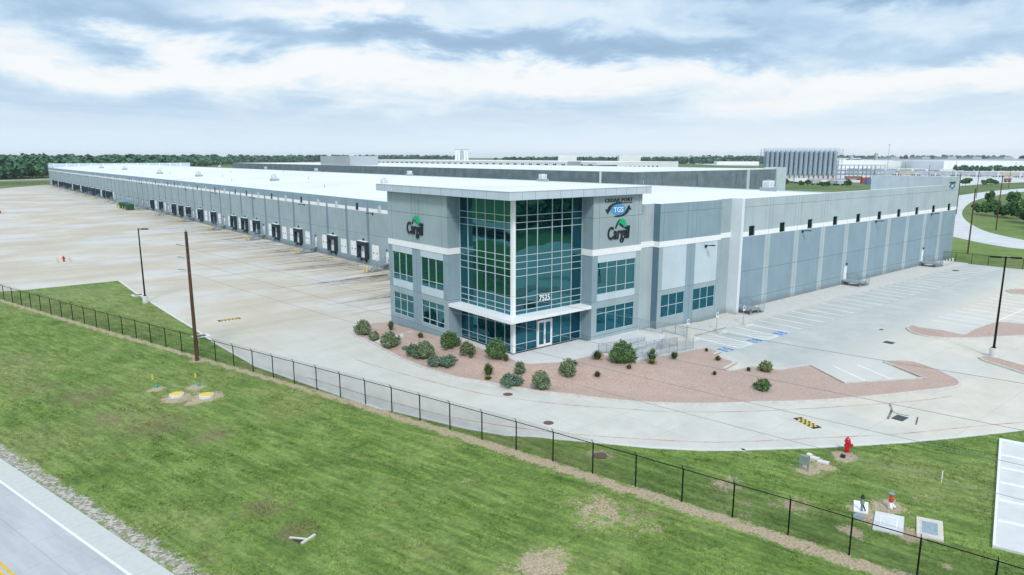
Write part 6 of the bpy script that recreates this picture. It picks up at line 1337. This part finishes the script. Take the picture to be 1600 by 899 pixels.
# trailers and containers around the silos
def boxcar(px, py, wpx, hpx, m_, name, label, cat, base=True):
    x, y, _ = at(px, py); ds = float(np.dot(np.array([x, y, 0])-CAM, _f3)); s = ds/FPX; o = thing(name, label, cat, (x, y, 0)); u = (_rt[0], _rt[1]); hw = wpx*s/2; h = hpx*s
    b = MB(); b.obox((0, 0), u, hw, 1.25, 1.1 if base else .1, h); q = b.build('box', M[m_], None); q.parent = o; b = MB()
    for f in (-.75, -.6, .6, .75): b.tube((u[0]*hw*f-u[1]*-1.1, u[1]*hw*f+u[0]*-1.1, .5), (u[0]*hw*f+u[1]*-1.2, u[1]*hw*f-u[0]*-1.2, .5), .5, n=10)
    if base: q = b.build('wheels', M['rubber_black'], None); q.parent = o
    return o
boxcar(1250, 286.5, 20, 7.5, 'far_white', 'white_trailer', 'white box trailer parked before the silos, left of the row of tank trailers', 'trailer'); boxcar(1234, 285.5, 8, 5.5, 'far_white', 'parked_truck', 'white truck cab parked before the silos', 'truck')
boxcar(1274, 289, 12, 8, 'railcar_grey', 'tank_trailer', 'pale trailer, leftmost of the parked row below the right silos', 'trailer'); boxcar(1287, 289.3, 11, 8, 'far_white', 'tank_trailer', 'white trailer, second of the parked row below the right silos', 'trailer'); boxcar(1300, 289.6, 11, 7, 'galvanized', 'tank_trailer', 'grey trailer, third of the parked row below the right silos', 'trailer'); boxcar(1313, 289.8, 12, 7, 'railcar_grey', 'tank_trailer', 'grey trailer, rightmost of the parked row below the right silos', 'trailer')
boxcar(1218, 284, 14, 3.6, 'orange_red', 'loading_canopy', 'orange low loading canopy at the foot of the left silos', 'canopy'); boxcar(1352, 287, 14, 9.5, 'container_red', 'shipping_container', 'red shipping container left of the raised warehouse corner', 'container', False); boxcar(1356, 288.4, 7, 7.5, 'container_blue', 'shipping_container', 'blue shipping container in front of the red one', 'container', False); boxcar(1333, 281.5, 24, 6, 'container_brown', 'boxcar', 'brown boxcar behind the silver trailers', 'rail car')
boxcar(1480, 264.2, 16, 3.4, 'container_brown', 'boxcar', 'brown container row in front of the far pale warehouse, left one', 'container', False); boxcar(1498, 264.4, 12, 3.0, 'container_brown', 'boxcar', 'brown container row in front of the far pale warehouse, right one', 'container', False); boxcar(1574, 284.5, 9, 5.5, 'container_red', 'parked_truck', 'red truck on the far lot near the rail line', 'truck'); boxcar(1405, 261, 24, 2.8, 'container_brown', 'boxcar', 'brown container row under the dock-opening warehouse', 'container', False)
# pipe rack and open shed right of the silos
c = at(1340, 281); ds = float(np.dot(np.array(c)-CAM, _f3)); o = thing('loading_shed', 'long open steel loading shed with flat roof right of the silos', 'shed', (c[0], c[1], 0)); b = MB(); u = (_rt[0], _rt[1]); hw = 42*ds/FPX; h = 20-(257.5-YH)*ds/FPX
b.obox((_fw[0]*8, _fw[1]*8), u, hw, 9, h-.8, h); q = b.build('roof', M['far_grey'], None); q.parent = o; b = MB()
for f in np.linspace(-.97, .97, 13):
    for d_ in (0, 16): x, y = u[0]*hw*f+_fw[0]*d_, u[1]*hw*f+_fw[1]*d_; b.tube((x, y, 0), (x, y, h-.8), .22, n=6)
for z in (h*.35, h*.6): 
    for d_ in (0, 16): b.tube((-u[0]*hw+_fw[0]*d_, -u[1]*hw+_fw[1]*d_, z), (u[0]*hw+_fw[0]*d_, u[1]*hw+_fw[1]*d_, z), .35, n=6)
q = b.build('frame', M['steel_grey'], None); q.parent = o
x, y, _ = at(1378, 290); ds = 900.0; x, y = CAM[0]+_fw[0]*ds+_rt[0]*(1378-CX)/FPX*ds, CAM[1]+_fw[1]*ds+_rt[1]*(1378-CX)/FPX*ds
o = thing('light_mast', 'very tall thin light mast standing among the far warehouses', 'mast', (x, y, 0)); b = MB(); b.tube((0, 0, 0), (0, 0, 34), .42, .22, n=8); q = b.build('mast', M['galvanized'], None); q.parent = o; b = MB(); b.lathe([(1.3, 33.6), (1.3, 34.4)], (0, 0, 0), 10); q = b.build('lamp_ring', M['far_grey'], None); q.parent = o
for i, (px, pt, w_) in enumerate(((1321, 244, 5), (1359, 241, 4))):
    ds = 1400.0; x, y = CAM[0]+_fw[0]*ds+_rt[0]*(px-CX)/FPX*ds, CAM[1]+_fw[1]*ds+_rt[1]*(px-CX)/FPX*ds; h = 20-(pt-YH)*ds/FPX; b = MB(); b.obox((0, 0), (_rt[0], _rt[1]), w_/2*ds/FPX, 3, 0, h); b.obox((0, 0), (_rt[0], _rt[1]), w_/3*ds/FPX, 2, h, h+2); o = b.build('process_tower', M['far_grey']); o.location = (x, y, 0); tag(o, ['pale process tower on the horizon right of the silos', 'dark process tower on the horizon left of the tall mast'][i], 'tower')
for i, (px, pt, pb_) in enumerate(((1363, 268, 300), (1404, 265, 276), (1414, 254, 268), (1451, 258, 276), (1488, 262, 277), (1492, 252, 275), (1585, 253, 275))):
    x, y, _ = at(px, pb_); h = hgt(pt, (x, y)); b = MB(); b.tube((0, 0, 0), (0, 0, h), .20, .14, n=6); b.box(-.9, .9, -.06, .06, h-1.0, h-.85); o = b.build('distant_pole', M['wood_pole']); o.location = (x, y, 0); tag(o, 'distant pole '+['at the left edge of the raised warehouse corner', 'left of centre above the raised parapet', 'thin and tall before the dock-opening warehouse', 'above the middle of the raised parapet', 'just left of the corner sign', 'tall and thin above the corner sign', 'tall and thin near the rail cars at right'][i], 'power pole', 'distant poles')

# ------------------------------------------------------------------ the air: a thin even haze round the whole scene
hb = MB(); hb.box(-7000, 7000, -7000, 7000, -1.6, 44); hz_ = hb.build('haze', []); hm = bpy.data.materials.new('haze_air'); hm.use_nodes = True; ht = NT(hm.node_tree); ht.n.remove(ht.n['Principled BSDF'])
pv_ = ht.node('ShaderNodeVolumePrincipled'); pv_.inputs['Color'].default_value = (0.90, 0.95, 1.0, 1); pv_.inputs['Density'].default_value = 0.00007; pv_.inputs['Anisotropy'].default_value = 0.2; ht.l.new(pv_.outputs[0], ht.n['Material Output'].inputs['Volume'])
hz_.data.materials.append(hm); hz_['kind'] = 'stuff'; hz_['label'] = 'thin summer haze in the air'
